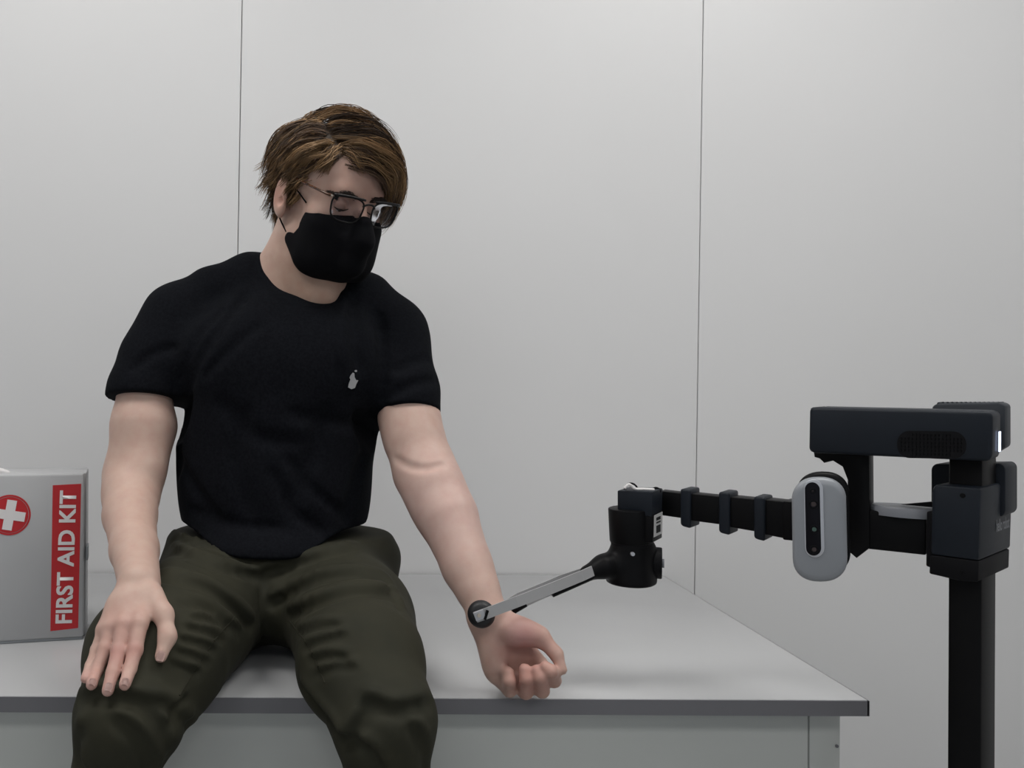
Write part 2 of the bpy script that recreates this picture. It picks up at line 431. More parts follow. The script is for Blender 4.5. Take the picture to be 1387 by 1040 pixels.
# red strip with lettering reading upwards
def flat_poly(name, pxs, Y, t, m, parent, bev=0): return obj(name, prism([P(a, b, Y) for a, b in pxs], (0, t, 0), bev), m, parent)
s_ = flat_poly('label_strip', [(73, 656), (110, 655), (106, 850), (70, 852)], KY-.0006, .001, M['red'], kit)
def text_mesh(txt, m, parent, name, mtx, size=1, offset=.012, width=None, height=None, bold=0):
    cu = bpy.data.curves.new(name, 'FONT'); cu.body = txt; cu.size = 1; cu.offset = offset; cu.resolution_u = 4
    cu.align_x = 'CENTER'; cu.align_y = 'CENTER'
    o = bpy.data.objects.new('tmp', cu); C.objects.link(o); bpy.context.view_layer.update()
    me = bpy.data.meshes.new_from_object(o.evaluated_get(bpy.context.evaluated_depsgraph_get())); bpy.data.objects.remove(o)
    co = np.array([v.co[:] for v in me.vertices]); mn, mx = co.min(0), co.max(0); c = (mn+mx)/2
    sx = width/(mx[0]-mn[0]); sy = height/(mx[1]-mn[1])
    for v in me.vertices: v.co = mtx @ Vector(((v.co.x-c[0])*sx, (v.co.y-c[1])*sy, 0))
    me.materials.clear(); me.name = name
    if bold:
        b2_ = bmesh.new()
        for i_, (dx_, dy_) in enumerate(((-1, -1), (1, -1), (-1, 1), (1, 1), (0, 0))):
            n0 = len(b2_.verts); b2_.from_mesh(me); b2_.verts.ensure_lookup_table()
            sh_v = (mtx.to_3x3() @ Vector((dx_*bold, dy_*bold, i_*.00002)))
            for v in list(b2_.verts)[n0:]: v.co += sh_v
        b2_.to_mesh(me); b2_.free()
    return link(name, me, m, parent)
ctr = P(90, 753, KY-.0012)
up = Vector(P(92, 664, KY)-P(86, 842, KY)).normalized(); rt = Vector((0, -1, 0)).cross(up)
mt = Matrix(((up.x, rt.x*-1, 0, ctr[0]), (up.y, -rt.y, -1, ctr[1]), (up.z, -rt.z, 0, ctr[2]), (0, 0, 0, 1)))
# text x-axis runs upwards, its y-axis runs to the left
mt = Matrix.Identity(4); yl = Vector((-up.z, 0, up.x))
for i in range(3): mt[i][0] = up[i]; mt[i][1] = yl[i]; mt[i][2] = (0, -1, 0)[i]; mt[i][3] = ctr[i]
sc_ = KY/FPX
text_mesh('FIRST AID KIT', M['white'], kit, 'lettering', mt, offset=.008, width=178*sc_, height=21*sc_, bold=.00062)
ec = P(18, 694, KY)
def disc(r0, r1, y, m, name, t=.0012, par=None):
    bm = bmesh.new(); n = 48
    if r0 == 0: pts = [(ec[0]+r1*math.cos(2*PI*i/n), y, ec[2]+r1*math.sin(2*PI*i/n)) for i in range(n)]; prism(pts, (0, t, 0), bm=bm)
    else:
        rr = []
        for (r, yy) in ((r0, y), (r1, y), (r1, y+t), (r0, y+t)): rr.append([bm.verts.new((ec[0]+r*math.cos(2*PI*i/n), yy, ec[2]+r*math.sin(2*PI*i/n))) for i in range(n)])
        for a in range(4):
            for i in range(n): bm.faces.new((rr[a][i], rr[a][(i+1) % n], rr[(a+1) % 4][(i+1) % n], rr[(a+1) % 4][i]))
    return obj(name, bm, m, par or kit)
em = disc(0, 24.0*sc_, KY-.0008, M['red'], 'emblem')
disc(24.6*sc_, 27*sc_, KY-.0006, M['red'], 'emblem_ring')
bm = bmesh.new(); a_, b2 = 6.2*sc_, 20*sc_
ang = math.radians(-10)
pts = [(-a_, -b2), (a_, -b2), (a_, -a_), (b2, -a_), (b2, a_), (a_, a_), (a_, b2), (-a_, b2), (-a_, a_), (-b2, a_), (-b2, -a_), (-a_, -a_)]
prism([(ec[0]+x*math.cos(ang)-z*math.sin(ang), KY-.0013, ec[2]+x*math.sin(ang)+z*math.cos(ang)) for x, z in pts], (0, .0006, 0), bm=bm)
obj('cross', bm, M['white'], kit)
hp = [P(-95, 641, KY+.05), P(-92, 634, KY+.05), P(-70, 631, KY+.05), P(-30, 631, KY+.05), P(6, 633, KY+.05), P(22, 637, KY+.05), P(26, 641, KY+.05)]
obj('handle', tube(catmull(hp, 5), .0048, 10), M['white'], kit, smooth=True)
lt = P(115, 750, KY)
box_obj('latch', (kr+.0025, KY+.012, lt[2]-.014), (kr+.0065, KY+.045, lt[2]+.010), M['kit_edge'], kit, .0015)

kit.rotation_euler = (0, 0, math.radians(12.5))

# ================================================================== PERSON
person = thing('person', 'person in dark t-shirt and olive trousers sitting on the table, one arm out', 'person', (-.08, 1.45, TZ))

# head frame -------------------------------------------------------
HEAD = P(441, 277, 1.485)
yaw, pit, rol = math.radians(33), math.radians(21), math.radians(2)
f0 = V(math.sin(yaw), -math.cos(yaw), 0); l0 = V(math.cos(yaw), math.sin(yaw), 0); u0 = V(0, 0, 1)
HF = f0*math.cos(pit) - u0*math.sin(pit); HU = u0*math.cos(pit) + f0*math.sin(pit); HL = l0
HL, HU = HL*math.cos(rol) - HU*math.sin(rol), HU*math.cos(rol) + HL*math.sin(rol)
HR = np.stack([HL, HF, HU])                         # rows: his left, forward, up
HS = 1.0
def hd(l, f, u): return HEAD + (HL*l + HF*f + HU*u)*HS

# trousers ---------------------------------------------------------
PT = Field()
hipA, hipB = P(305, 792, 1.50), P(440, 792, 1.50)
PT.ell(P(374, 775, 1.50), (.185, .125, .100), k=.03)
PT.chain([P(300, 800, 1.48), P(262, 838, 1.34), P(209, 893, 1.20), P(181, 965, 1.115)], [.100, .094, .094, .064], k=.05)
PT.chain([P(445, 800, 1.48), P(475, 842, 1.34), P(489, 900, 1.20), P(517, 968, 1.115)], [.100, .094, .085, .061], k=.05)
kA, kB = P(172, 975, 1.115), P(521, 978, 1.115)
PT.chain([kA, P(153, 1055, 1.11), kA+V(-.02, .06, -.40)], [.062, .050, .052], k=.03)
PT.chain([kB, P(525, 1055, 1.11), kB+V(.005, .06, -.40)], [.060, .050, .052], k=.03)
PT.ell(P(372, 728, 1.535), (.180, .120, .035), k=.03)
PT.ell(P(500, 752, 1.50), (.050, .07, .045), k=.03)
def pxpath(F, pts, sub=4):
    q = catmull([V(a, b, 0) for a, b in pts], sub); out = []
    for p in q:
        w = F.trace(p[0], p[1])
        if w is not None: out.append(w)
    return out
folds = [ # pixels, sigma, amp
 ([(236, 747), (298, 770), (353, 782)], .009, .009), ([(222, 784), (275, 795), (314, 821), (340, 848)], .010, .011),
 ([(225, 728), (280, 738), (340, 765)], .008, .006), ([(250, 815), (290, 830), (325, 858)], .008, .005),
 ([(362, 776), (427, 758), (477, 745)], .009, .009), ([(368, 817), (430, 786), (485, 779)], .009, .009),
 ([(391, 834), (442, 813), (485, 803), (525, 806)], .010, .011), ([(490, 780), (520, 790), (545, 830)], .008, .005),
 ([(360, 770), (358, 800), (357, 850), (352, 880)], .010, .010),
 ([(403, 858), (430, 850), (458, 848)], .006, .0045), ([(412, 878), (440, 868), (465, 862)], .006, .0045), ([(420, 895), (445, 890), (470, 892)], .006, .0045), ([(428, 915), (455, 905), (480, 906)], .006, .004),
 ([(262, 838), (290, 842), (312, 852)], .006, .0045), ([(252, 852), (282, 858), (302, 868)], .006, .0045), ([(246, 868), (272, 874), (292, 882)], .006, .0045), ([(240, 884), (262, 890), (282, 898)], .006, .004), ([(232, 900), (255, 908), (270, 912)], .006, .004),
 ([(95, 950), (130, 942), (180, 948), (225, 955), (262, 985)], .011, .008), ([(200, 958), (222, 985), (228, 1020), (222, 1045)], .011, .009), ([(160, 975), (190, 1000), (212, 1040)], .011, .007), ([(110, 985), (105, 1010), (110, 1050)], .010, .006),
 ([(250, 945), (238, 960), (232, 985)], .008, .006),
 ([(411, 934), (440, 970), (462, 1002)], .010, .007), ([(500, 950), (482, 985), (460, 1008)], .011, .009), ([(497, 948), (535, 962), (590, 948)], .011, .007), ([(470, 1005), (500, 1015), (520, 1050)], .010, .007), ([(560, 985), (575, 1010), (578, 1050)], .010, .006),
]
seams = [[(318, 836), (290, 868), (263, 910), (243, 942)], [(391, 840), (405, 858), (419, 878), (440, 925)]]
base_ops = list(PT.ops)
T0 = Field(); T0.ops = base_ops
for pts, sg, am in folds:
    q = pxpath(T0, pts)
    if len(q) > 1: 
        PT.fold(q, sg*.85, am*1.35)
        q2 = pxpath(T0, [(a+1, b-11) for a, b in pts])
        if len(q2) > 1: PT.fold(q2, sg*.9, -am*.85)
PT.plane((0, 0, TZ-.33), (0, 0, -1), .004)
# seat flattened by the table top behind the front edge
PT.fn(lambda p: np.maximum(p[..., 2]-(TZ+.0008), (TY-.004)-p[..., 1]), k=.006, mode='s')
PT.plane(P(372, 716, 1.53), (0, 0, 1), .006)
pants = sdf_obj('trousers', PT, (-.50, .98, TZ-.36), (.24, 1.70, TZ+.21), .0038, M['pants'], person)
for pts in seams:
    q = pxpath(PT, pts, 6)
    for o_ in (0,):
        obj('seam', tube([p + V(0, .0006, 0) for p in q], .0012, 6), M['stitch'], pants)
for k_, sx in ((kA, -1), (kB, 1)):
    b0 = k_+V(0, .06, -.40)
    bm = bmesh.new()
    SH = Field(); zb = b0[2]-.075
    SH.chain([V(b0[0], b0[1]+.02, zb+.045), V(b0[0]+sx*.01, b0[1]-.09, zb+.03), V(b0[0]+sx*.02, b0[1]-.17, zb+.025)], [.042, .043, .036], k=.02)
    SH.cap(V(b0[0], b0[1], zb+.06), V(b0[0], b0[1]+.0, zb+.12), .042, .040)
    SH.plane((0, 0, zb), (0, 0, -1))
    sh_ = sdf_obj('shoe', SH, (b0[0]-.09, b0[1]-.25, zb-.02), (b0[0]+.09, b0[1]+.09, zb+.18), .006, M['shoe'], person)

# t-shirt ----------------------------------------------------------
TS = Field()
TS.ell(P(372, 695, 1.515), (.152, .112, .12), k=.05)
TS.ell(P(372, 610, 1.52), (.166, .118, .16), k=.06)
TS.ell(P(385, 510, 1.53), (.190, .120, .14), k=.06)
TS.ell(P(392, 440, 1.55), (.165, .095, .080), k=.05)
TS.ell(P(364, 740, 1.475), (.142, .112, .055), k=.03)
TS.chain([P(420, 385, 1.545), P(340, 381, 1.548), P(287, 399, 1.545), P(242, 430, 1.54)], [.055, .048, .046, .047], k=.035)
TS.cap(P(238, 430, 1.535), P(210, 482, 1.515), .050, .054, k=.03)
TS.chain([P(420, 385, 1.545), P(495, 408, 1.545), P(532, 458, 1.525)], [.055, .047, .050], k=.045)
shA, elA, wrA = P(246, 440, 1.53), P(181, 645, 1.465), P(189, 790, 1.19)
shB, elB, wrB = P(535, 448, 1.53), P(576, 640, 1.42), P(663, 834, 1.262)
TS.chain([shA, P(196, 530, 1.495), P(190, 562, 1.49)], [.059, .0605, .0615], k=.035)
TS.chain([shB, P(549, 530, 1.475), P(552, 570, 1.46)], [.052, .0545, .055], k=.035)
# pectoral and belly shaping
TS.ell(P(325, 480, 1.455), (.085, .040, .06), k=.05); TS.ell(P(445, 485, 1.455), (.080, .040, .06), k=.05)
T1 = Field(); T1.ops = list(TS.ops)
tf = [([(332, 400), (300, 440), (262, 500), (250, 548)], .010, .008), ([(300, 420), (268, 455), (247, 510)], .009, .006), ([(352, 440), (315, 470), (275, 510)], .009, .004),
      ([(247, 556), (242, 590), (240, 640)], .010, .010), ([(513, 430), (520, 500), (514, 572)], .010, .008), ([(535, 500), (560, 490), (592, 480)], .009, .006),
      ([(530, 535), (560, 520), (592, 515)], .009, .005), ([(180, 500), (205, 480), (235, 470)], .009, .004), ([(478, 390), (480, 440), (488, 500)], .012, .006),
      ([(470, 400), (462, 440), (465, 490)], .011, -.003), ([(440, 560), (420, 620), (400, 680)], .016, .005), ([(330, 560), (320, 620), (335, 690)], .016, .004),
      ([(390, 620), (420, 660), (470, 700)], .010, .005), ([(500, 600), (485, 640), (470, 700)], .012, .006), ([(240, 620), (262, 660), (290, 700)], .012, .006),
      ([(370, 640), (395, 690), (440, 722)], .010, .004), ([(260, 690), (310, 708), (380, 716)], .009, .005), ([(395, 560), (470, 575), (508, 560)], .012, .004),
      ([(300, 545), (345, 590), (400, 600)], .014, .004), ([(346, 350), (350, 372), (378, 408), (430, 419), (464, 406), (492, 384)], .0022, .0020)]
for pts, sg, am in tf:
    q = pxpath(T1, pts)
    if len(q) > 1: TS.fold(q, sg*.9, am*1.3)
# neck opening
nkc = P(418, 352, 1.50)
nk_n = (P(432, 404, 1.44) - P(405, 325, 1.56)); nk_n /= np.linalg.norm(nk_n)
NB = P(414, 325, 1.555)                              # base of the neck column
ND = hd(0, -.02, -.05) - NB; ND /= np.linalg.norm(ND)
TS.cap(P(421, 352, 1.508), P(424, 250, 1.46), .0595, .075, k=.006, mode='s')
TS.ell(P(423, 372, 1.478), (.064, .065, .036), k=.010, mode='s')
# sleeve hems
hA0 = P(197, 540, 1.49); hAn = (elA-shA)/np.linalg.norm(elA-shA)
hB0 = P(554, 561, 1.46); hBn = (elB-shB)/np.linalg.norm(elB-shB)
def tilt(n, v): n = n + np.array(v); return n/np.linalg.norm(n)
hAn2 = tilt(hAn, (.22, 0, .0)); hBn2 = tilt(hBn, (-.14, 0, 0))
def hemcut(c, n, R=.094):
    def f(p):      # half-space beyond the hem, limited to the arm's surroundings
        q = p-c; return np.maximum(-(q @ n), np.sqrt((q*q).sum(-1)) - R)
    return f
TS.fn(hemcut(hA0, hAn2), .003, 's'); TS.fn(hemcut(hB0, hBn2), .003, 's')
# hollow at the sleeve ends
def hollow(c, n, r0, axis, dep=.035):
    def f(p):
        q = p-c; t = q @ axis; d = q - t[..., None]*axis
        return np.maximum(np.sqrt((d*d).sum(-1)) - r0, np.abs(t) - dep)
    return f

def hemline(p):          # wavy lower hem
    return -(p[..., 2] - (P(372, 716, 1.42)[2] - .042*np.exp(-((p[..., 0]+.090)/.10)**2) + .004*np.sin(p[..., 0]*50)))
TS.fn(hemline, .004, 'i')
shirt = sdf_obj('tshirt', TS, (-.42, 1.30, TZ+.13), (.30, 1.72, TZ+.68), .0036, M['shirt'], person)
# emblem on the chest, read off its outline
def on(F, px, py, off=.001):
    w = F.trace(px, py); d = ray(px, py); d /= np.linalg.norm(d); return w - d*off
ept = [(477.7, 504.6), (480, 505.4), (480.4, 510.8), (482.3, 514.6), (485.4, 515), (482.8, 520), (480.8, 525.4), (476, 527), (471.5, 524.6), (472.3, 520), (474.6, 513.8), (473, 510.8)]
emc = on(TS, 478, 515)
epl = [P(a, b, emc[1]-.0015) for a, b in ept]
embl = prism(epl, (0, .003, 0))
prism([P(482+1.9*math.cos(a), 502.4+1.5*math.sin(a), emc[1]-.0015) for a in np.linspace(0, 2*PI, 9)[:-1]], (0, .003, 0), bm=embl)
obj('emblem', embl, M['emblem'], shirt)

# body: trunk, neck, head, arms and hands as one surface -------------
BD = Field()
BD.chain([P(372, 760, 1.53), P(378, 600, 1.54), P(395, 470, 1.55)], [.075, .085, .085], k=.04)
BD.chain([P(290, 430, 1.55), P(400, 405, 1.56), P(500, 430, 1.55)], [.045, .055, .045], k=.04)
BD.cap(P(395, 420, 1.56), P(420, 375, 1.51), .065, .055, k=.04)
# neck with trapezius and throat
BD.chain([P(408, 400, 1.540), P(421, 345, 1.500), hd(0, -.022, -.035)], [.062, .0565, .056], k=.03)
BD.cap(P(432, 400, 1.475), hd(0, .025, -.075), .026, .026, k=.03)
BD.cap(hd(-.05, -.03, -.02), P(440, 398, 1.468), .014, .010, k=.022)
BD.cap(P(350, 395, 1.55), P(395, 330, 1.52), .030, .03, k=.04)
# head
RH = HR
BD.ell(hd(0, -.004, .042), (.0755, .097, .085), RH, k=.02)
BD.ell(hd(0, .035, .045), (.064, .068, .060), RH, k=.02)
BD.ell(hd(0, .040, -.018), (.060, .058, .070), RH, k=.02)
BD.cap(hd(-.050, .004, -.052), hd(-.014, .076, -.080), .018, .017, k=.022); BD.cap(hd(.050, .004, -.052), hd(.014, .076, -.080), .018, .017, k=.022)
BD.cap(hd(0, .05, -.065), hd(0, .078, -.080), .026, .020, k=.02)
BD.cap(hd(-.032, .088, .036), hd(.032, .088, .036), .012, k=.014)
BD.ell(hd(-.047, .065, -.008), (.018, .018, .016), RH, k=.02); BD.ell(hd(.047, .065, -.008), (.018, .018, .016), RH, k=.02)
for sx in (-1, 1): BD.ell(hd(sx*.032, .108, .015), (.019, .020, .013), RH, k=.012, mode='s')
BD.cap(hd(0, .094, .026), hd(0, .117, -.012), .0085, .0115, k=.010)
for sx in (-1, 1):
    BD.ell(hd(sx*.012, .106, -.016), (.008, .010, .008), RH, k=.006)
    BD.ell(hd(sx*.032, .0835, .016), (.0135, .0125, .0115), RH, k=.003)      # lid over the eyeball
    BD.cap(hd(sx*.020, .0958, .0125), hd(sx*.042, .0915, .0128), .0010, k=.0025, mode='s')
BD.cap(hd(-.018, .092, -.050), hd(.018, .092, -.050), .008, k=.008)
BD.cap(hd(-.020, .102, -.0485), hd(.020, .102, -.0485), .0015, k=.004, mode='s')
for sx in (-1, 1):                                    # ears
    BD.ell(hd(sx*.080, -.012, .002), (.0065, .0185, .032), RH @ np.eye(3), k=.006)
    BD.ell(hd(sx*.0785, -.004, -.020), (.006, .010, .014), RH, k=.006)
    BD.ell(hd(sx*.0885, -.010, .006), (.0060, .0110, .0210), RH, k=.003, mode='s')
    BD.ell(hd(sx*.0835, -.004, -.006), (.0055, .006, .008), RH, k=.003, mode='s')
# arm A (his right arm, on the thigh)
BD.chain([shA, P(197, 520, 1.498), P(194, 575, 1.48), elA], [.040, .044, .0515, .046], k=.02)
BD.chain([elA, P(176, 698, 1.38), P(182, 745, 1.285), wrA], [.046, .0400, .0335, .0280], k=.02)
BD.ell(P(176, 672, 1.43), (.040, .042, .045), k=.02)
BD.cap(P(203, 580, 1.475), P(196, 630, 1.445), .036, .034, k=.02)
# arm B (his left arm, held out)
BD.chain([shB, P(551, 520, 1.478), P(554, 565, 1.465), elB], [.038, .041, .0485, .047], k=.02)
BD.ell(P(556, 592, 1.442), (.038, .034, .040), k=.025)
BD.chain([elB, P(605, 700, 1.375), P(632, 768, 1.315), wrB], [.047, .0440, .0340, .0265], k=.02)
BD.ell(P(590, 668, 1.385), (.042, .038, .048), k=.025)
BD.cap(P(610, 700, 1.350), P(645, 790, 1.29), .030, .018, k=.03)
B0_ = Field(); B0_.ops = list(BD.ops)
BD.fold(pxpath(B0_, [(536, 622), (556, 632), (580, 634), (600, 628)]), .006, .0035)
# hand A, back of the hand up, fingers spread over the thigh
def onp(px, py, r, lift=0.0):
    w = PT.trace(px, py)
    d = ray(px, py); d /= np.linalg.norm(d)
    return w - d*(r*1.05+lift)
fA = {'pinky': [(140, 853), (131, 880), (122, 902), (115.5, 919)], 'ring': [(151, 849), (143, 878), (132, 906), (124, 927)],
      'middle': [(168, 846), (161, 882), (153, 911), (146, 935)], 'index': [(189, 845), (183, 880), (176, 906), (169, 927)]}
rA = {'pinky': (.0098, .0086, .0078, .0068), 'ring': (.0108, .0096, .0088, .0074), 'middle': (.0112, .0102, .0092, .0078), 'index': (.0112, .0100, .0090, .0076)}
YA = {'pinky': (1.120, 1.098, 1.084, 1.078), 'ring': (1.118, 1.092, 1.076, 1.070), 'middle': (1.118, 1.088, 1.073, 1.067), 'index': (1.122, 1.092, 1.078, 1.073)}
DBG = []
HAND = []
RY = [1.15, 1.13, 1.10, 1.06]
for n in ('ring', 'pinky', 'middle', 'index'):
    pts = []
    for i, ((a, b), r, Y) in enumerate(zip(fA[n], rA[n], YA[n])):
        w = PT.trace(a, b); DBG.append((n, i, None if w is None else round(w[1], 3), Y))
        w_y = w[1] if w is not None else 9
        if n == 'ring': Y = min(w_y - r*.9, 1.16); RY[i] = Y
        elif n == 'pinky': Y = min(w_y - r*.9, RY[i] + .011)
        else: Y = min(max(w_y - r*.9, RY[i]-.03), RY[i]+.012)
        pts.append(P(a, b, Y))
    HAND.append(pts[-1])
    m0 = wrA + (pts[0]-wrA)*.12 + V((pts[0][0]-P(165, 850, 1.12)[0])*.35, 0, -.002)
    BD.chain([m0, pts[0]], [.0150, rA[n][0]*1.06], k=.010)
    g_r = .86 if n == 'pinky' else .94
    BD.chain(pts, [a*g_r for a in rA[n]], k=.0025)
    BD.ell(pts[1], (rA[n][1]*1.07*g_r,)*3, k=.003)
pth = [P(205, 806, 1.180), P(222, 832, 1.150), P(227, 862, 1.128), P(218, 889, 1.108)]
pth = [p if PT.trace(*q) is None else P(*q, min(p[1], PT.trace(*q)[1]-.008)) for p, q in zip(pth, ((205, 806), (222, 832), (227, 862), (218, 889)))]
BD.chain(pth, [.0165, .0112, .0102, .0078], k=.010)
BD.ell(P(174, 822, 1.160), (.024, .014, .022), k=.018)
# hand B, palm to the camera, fingers curled up
p_ = {'mcp': [P(672, 914, 1.262), P(689, 916, 1.264), P(710, 912, 1.265), P(731, 900, 1.262)],
      'pip': [P(690, 935, 1.240), P(712, 937, 1.236), P(734, 935, 1.232), P(750, 921, 1.226)],
      'dip': [P(690, 922, 1.222), P(713, 919, 1.214), P(732, 917, 1.208), P(746, 909, 1.204)],
      'tip': [P(689, 911, 1.226), P(711, 906, 1.218), P(727, 908, 1.212), P(739, 903, 1.208)]}
rB = [(.0105, .0094, .0088, .0078), (.0112, .0103, .0094, .0082), (.0115, .0105, .0097, .0084), (.0112, .0103, .0094, .0082)]
for i in range(4):
    ch = [p_['mcp'][i], p_['pip'][i], p_['dip'][i], p_['tip'][i]]
    m0 = wrB + V((-.012, -.004, .004, .012)[i], 0, -.006)
    BD.chain([m0, ch[0]], [.0165, .0125], k=.016)
    BD.chain(ch, rB[i], k=.0022)
BD.ell(P(668, 890, 1.245), (.016, .014, .034), k=.016)            # little-finger side of the palm
tB = [P(692, 848, 1.248), P(731, 862, 1.236), P(753, 885, 1.224), P(762, 907, 1.214)]
BD.chain(tB, [.0185, .0130, .0088, .0064], k=.007)
BD.ell(P(704, 858, 1.236), (.026, .016, .018), k=.014)            # ball of the thumb
BD.ell(P(711, 887, 1.213), (.020, .011, .012), k=.008, mode='s')  # hollow of the palm
BD.fn(lambda p: np.maximum(p[..., 2]-(TZ+.0005), (TY-.001)-p[..., 1]), .003, 's')
bv, bf = surface(BD, (-.40, 1.02, TZ-.012), (.38, 1.68, TZ+.92), .0024, 1)
bme = mesh_from('body', bv, bf)
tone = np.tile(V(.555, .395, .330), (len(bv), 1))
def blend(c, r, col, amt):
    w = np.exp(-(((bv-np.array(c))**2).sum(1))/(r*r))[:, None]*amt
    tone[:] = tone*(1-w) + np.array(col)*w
RED = V(.46, .215, .19)
blend(P(712, 880, 1.22), .045, RED, .65); blend(P(720, 925, 1.22), .035, V(.50, .23, .19), .6); blend(P(705, 858, 1.23), .02, V(.42, .20, .21), .6)
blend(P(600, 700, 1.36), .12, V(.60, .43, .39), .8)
blend(P(165, 850, 1.12), .035, RED, .35); blend(P(150, 905, 1.08), .04, RED, .4)
for q in HAND: blend(q, .012, V(.56, .33, .30), .5)
for px, py in ((161, 882), (183, 880), (143, 878), (168, 846), (151, 849)): blend(P(px, py, 1.09), .012, RED, .45)
blend(hd(0, .09, .04), .085, V(.40, .245, .195), .85); blend(hd(-.085, -.012, .002), .03, V(.47, .22, .17), .6)  # face: tan plus shade painted into the skin tone; then the redder ear
blend(P(425, 380, 1.46), .085, V(.40, .265, .195), .8)  # neck: shade painted into the skin tone as well
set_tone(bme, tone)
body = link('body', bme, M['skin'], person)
# nails
def nail(c, tipdir, nrm, w, l, par):
    c = Vector(c); t = Vector(tipdir).normalized(); n = Vector(nrm); n = (n - t*n.dot(t)).normalized(); s = t.cross(n)
    bm = bmesh.new(); rows = []
    for i in range(5):
        a = -1 + i*.5; row = []
        for j in range(5):
            b = -1 + j*.5; ww = w*(1-.18*abs(a)**3)
            p = c + t*(a*l) + s*(b*ww) + n*(-.0018*b*b - .0006*a*a)
            row.append(bm.verts.new(p))
        rows.append(row)
    for i in range(4):
        for j in range(4): bm.faces.new((rows[i][j], rows[i+1][j], rows[i+1][j+1], rows[i][j+1]))
    bmesh.ops.solidify(bm, geom=bm.faces[:], thickness=.0005)
    return obj('fingernail', bm, M['nail'], par, smooth=True)
M['nail'] = mat('fingernail', (.60, .40, .36), .3)
for n in fA:
    a, b = fA[n][2], fA[n][3]
    if n == 'pinky': continue
    mid = (a[0]*.22+b[0]*.78, a[1]*.22+b[1]*.78)
    c = BD.trace(*mid); pa, pb = BD.trace(*a), BD.trace(a[0]*.1+b[0]*.9, a[1]*.1+b[1]*.9)
    if c is None: continue
    e = 1e-3; g = np.array([float(BD((c+e*np.eye(3)[i])[None])[0]-BD((c-e*np.eye(3)[i])[None])[0]) for i in range(3)]); g /= np.linalg.norm(g)
    nail(c+g*.0006, pb-pa, g, .0046, .0052, body)

c = BD.trace(217.5, 888); pa, pb = BD.trace(219.5, 881), BD.trace(217.5, 890)
g = np.array([float(BD((c+1e-3*np.eye(3)[i])[None])[0]-BD((c-1e-3*np.eye(3)[i])[None])[0]) for i in range(3)]); g /= np.linalg.norm(g)
nail(c+g*.0005, pb-pa, g, .0050, .0060, body)

# eyes and brows
for sx in (-1, 1):
    bm = bmesh.new(); bmesh.ops.create_uvsphere(bm, u_segments=24, v_segments=16, radius=.0112)
    for v in bm.verts: v.co = Vector(hd(sx*.031, .0818, .0125)) + v.co
    ey = obj('eye', bm, M['eye'], person, smooth=True)
    bm = bmesh.new(); bmesh.ops.create_uvsphere(bm, u_segments=16, v_segments=10, radius=.0062)
    for v in bm.verts: v.co = Vector(hd(sx*.031+.001, .0866, .0095)) + v.co
    obj('iris', bm, M['iris'], ey, smooth=True)
    lash = [hd(sx*(.018+.026*t), .0965-.0055*t*t - .002*(1-t), .0112-.004*math.sin(PI*t)) for t in np.linspace(0, 1, 9)]
    obj('eyelash', tube(lash, [.0006+.0009*math.sin(PI*t) for t in np.linspace(0, 1, 9)], 6), M['brow'], person, smooth=True)
    bm = bmesh.new(); NB_ = 260
    tt = rng.random(NB_); Q = np.array([hd(sx*(.012+.040*t), .16, .0300+.005*math.sin(PI*min(t*1.15, 1))+rng.normal()*.0019) for t in tt])
    sd_ = np.zeros(NB_)
    for _ in range(40): sd_ += BD(Q - HF*sd_[:, None])*.8
    Q = Q - HF*sd_[:, None]
    for q, t in zip(Q, tt):
        e = q + (HL*sx*.007 + HU*.002*(1-t*1.6) + HF*.0015)*(.7+.5*rng.random())
        tube([q-HF*.0005, (q+e)/2+HF*.0012, e], [.00055, .0005, .0002], 3, bm, caps=False)
    obj('eyebrow', bm, M['brow'], person)

# hair -------------------------------------------------------------
EC = V(0, -.004, .042); ER = V(.0765, .098, .086)
def hairpt(q, h): return EC + ER*q*(1 + h/.088)
def sstep(a, b, x): t = min(max((x-a)/(b-a), 0), 1); return t*t*(3-2*t)
PART = -.52
def min_u(f, l):
    if f < -.1: return -.93
    if f < .30: return -.60 + .20*sstep(-.1, .30, f)
    if f < .62: return -.40 + .91*sstep(.33, .66, f)
    return .51
def flow(q):
    l, f, u = q
    if f < -.45 and u < .55: d = V(.15*l, -.1, -1.0)
    elif l > PART:
        top = sstep(.0, .75, u); side = sstep(.35, .85, l)
        d = V(1.0, .55, -.1)*(1-side) + V(.25, .28, -1.0)*side
        d = d*sstep(-.6, -.1, f) + V(.35, .3, -.8)*(1-sstep(-.6, -.1, f))
        if u < .2: d = V(0, -.25, -1.0)
    else:
        d = V(-.55, -.42, -.75) if u > .1 else V(-.05, -.55, -.8)
    d = d - q*(d @ q); return d/np.linalg.norm(d)
strands = []; tones = []
def grow(q, length, hbase, hmax, nseg, wav, ph, curl_end, fl=None):
    pts = []; step = length/nseg/.088; hgt = hbase
    for i in range(nseg+1):
        t = i/nseg
        hh = hbase + (hmax-hbase)*math.sin(min(t*1.5, 1)*PI/2) + curl_end*t**3
        d = (fl or flow)(q); b = np.cross(q, d)
        pts.append(hairpt(q, hh) + b*wav*math.sin(ph + t*length*95)*min(1, t*3) + q*wav*.7*math.cos(ph*1.3 + t*length*80)*min(1, t*3))
        q = q + d*step; q = q/np.linalg.norm(q)
    return np.array(pts)
guides = []
tries = 0
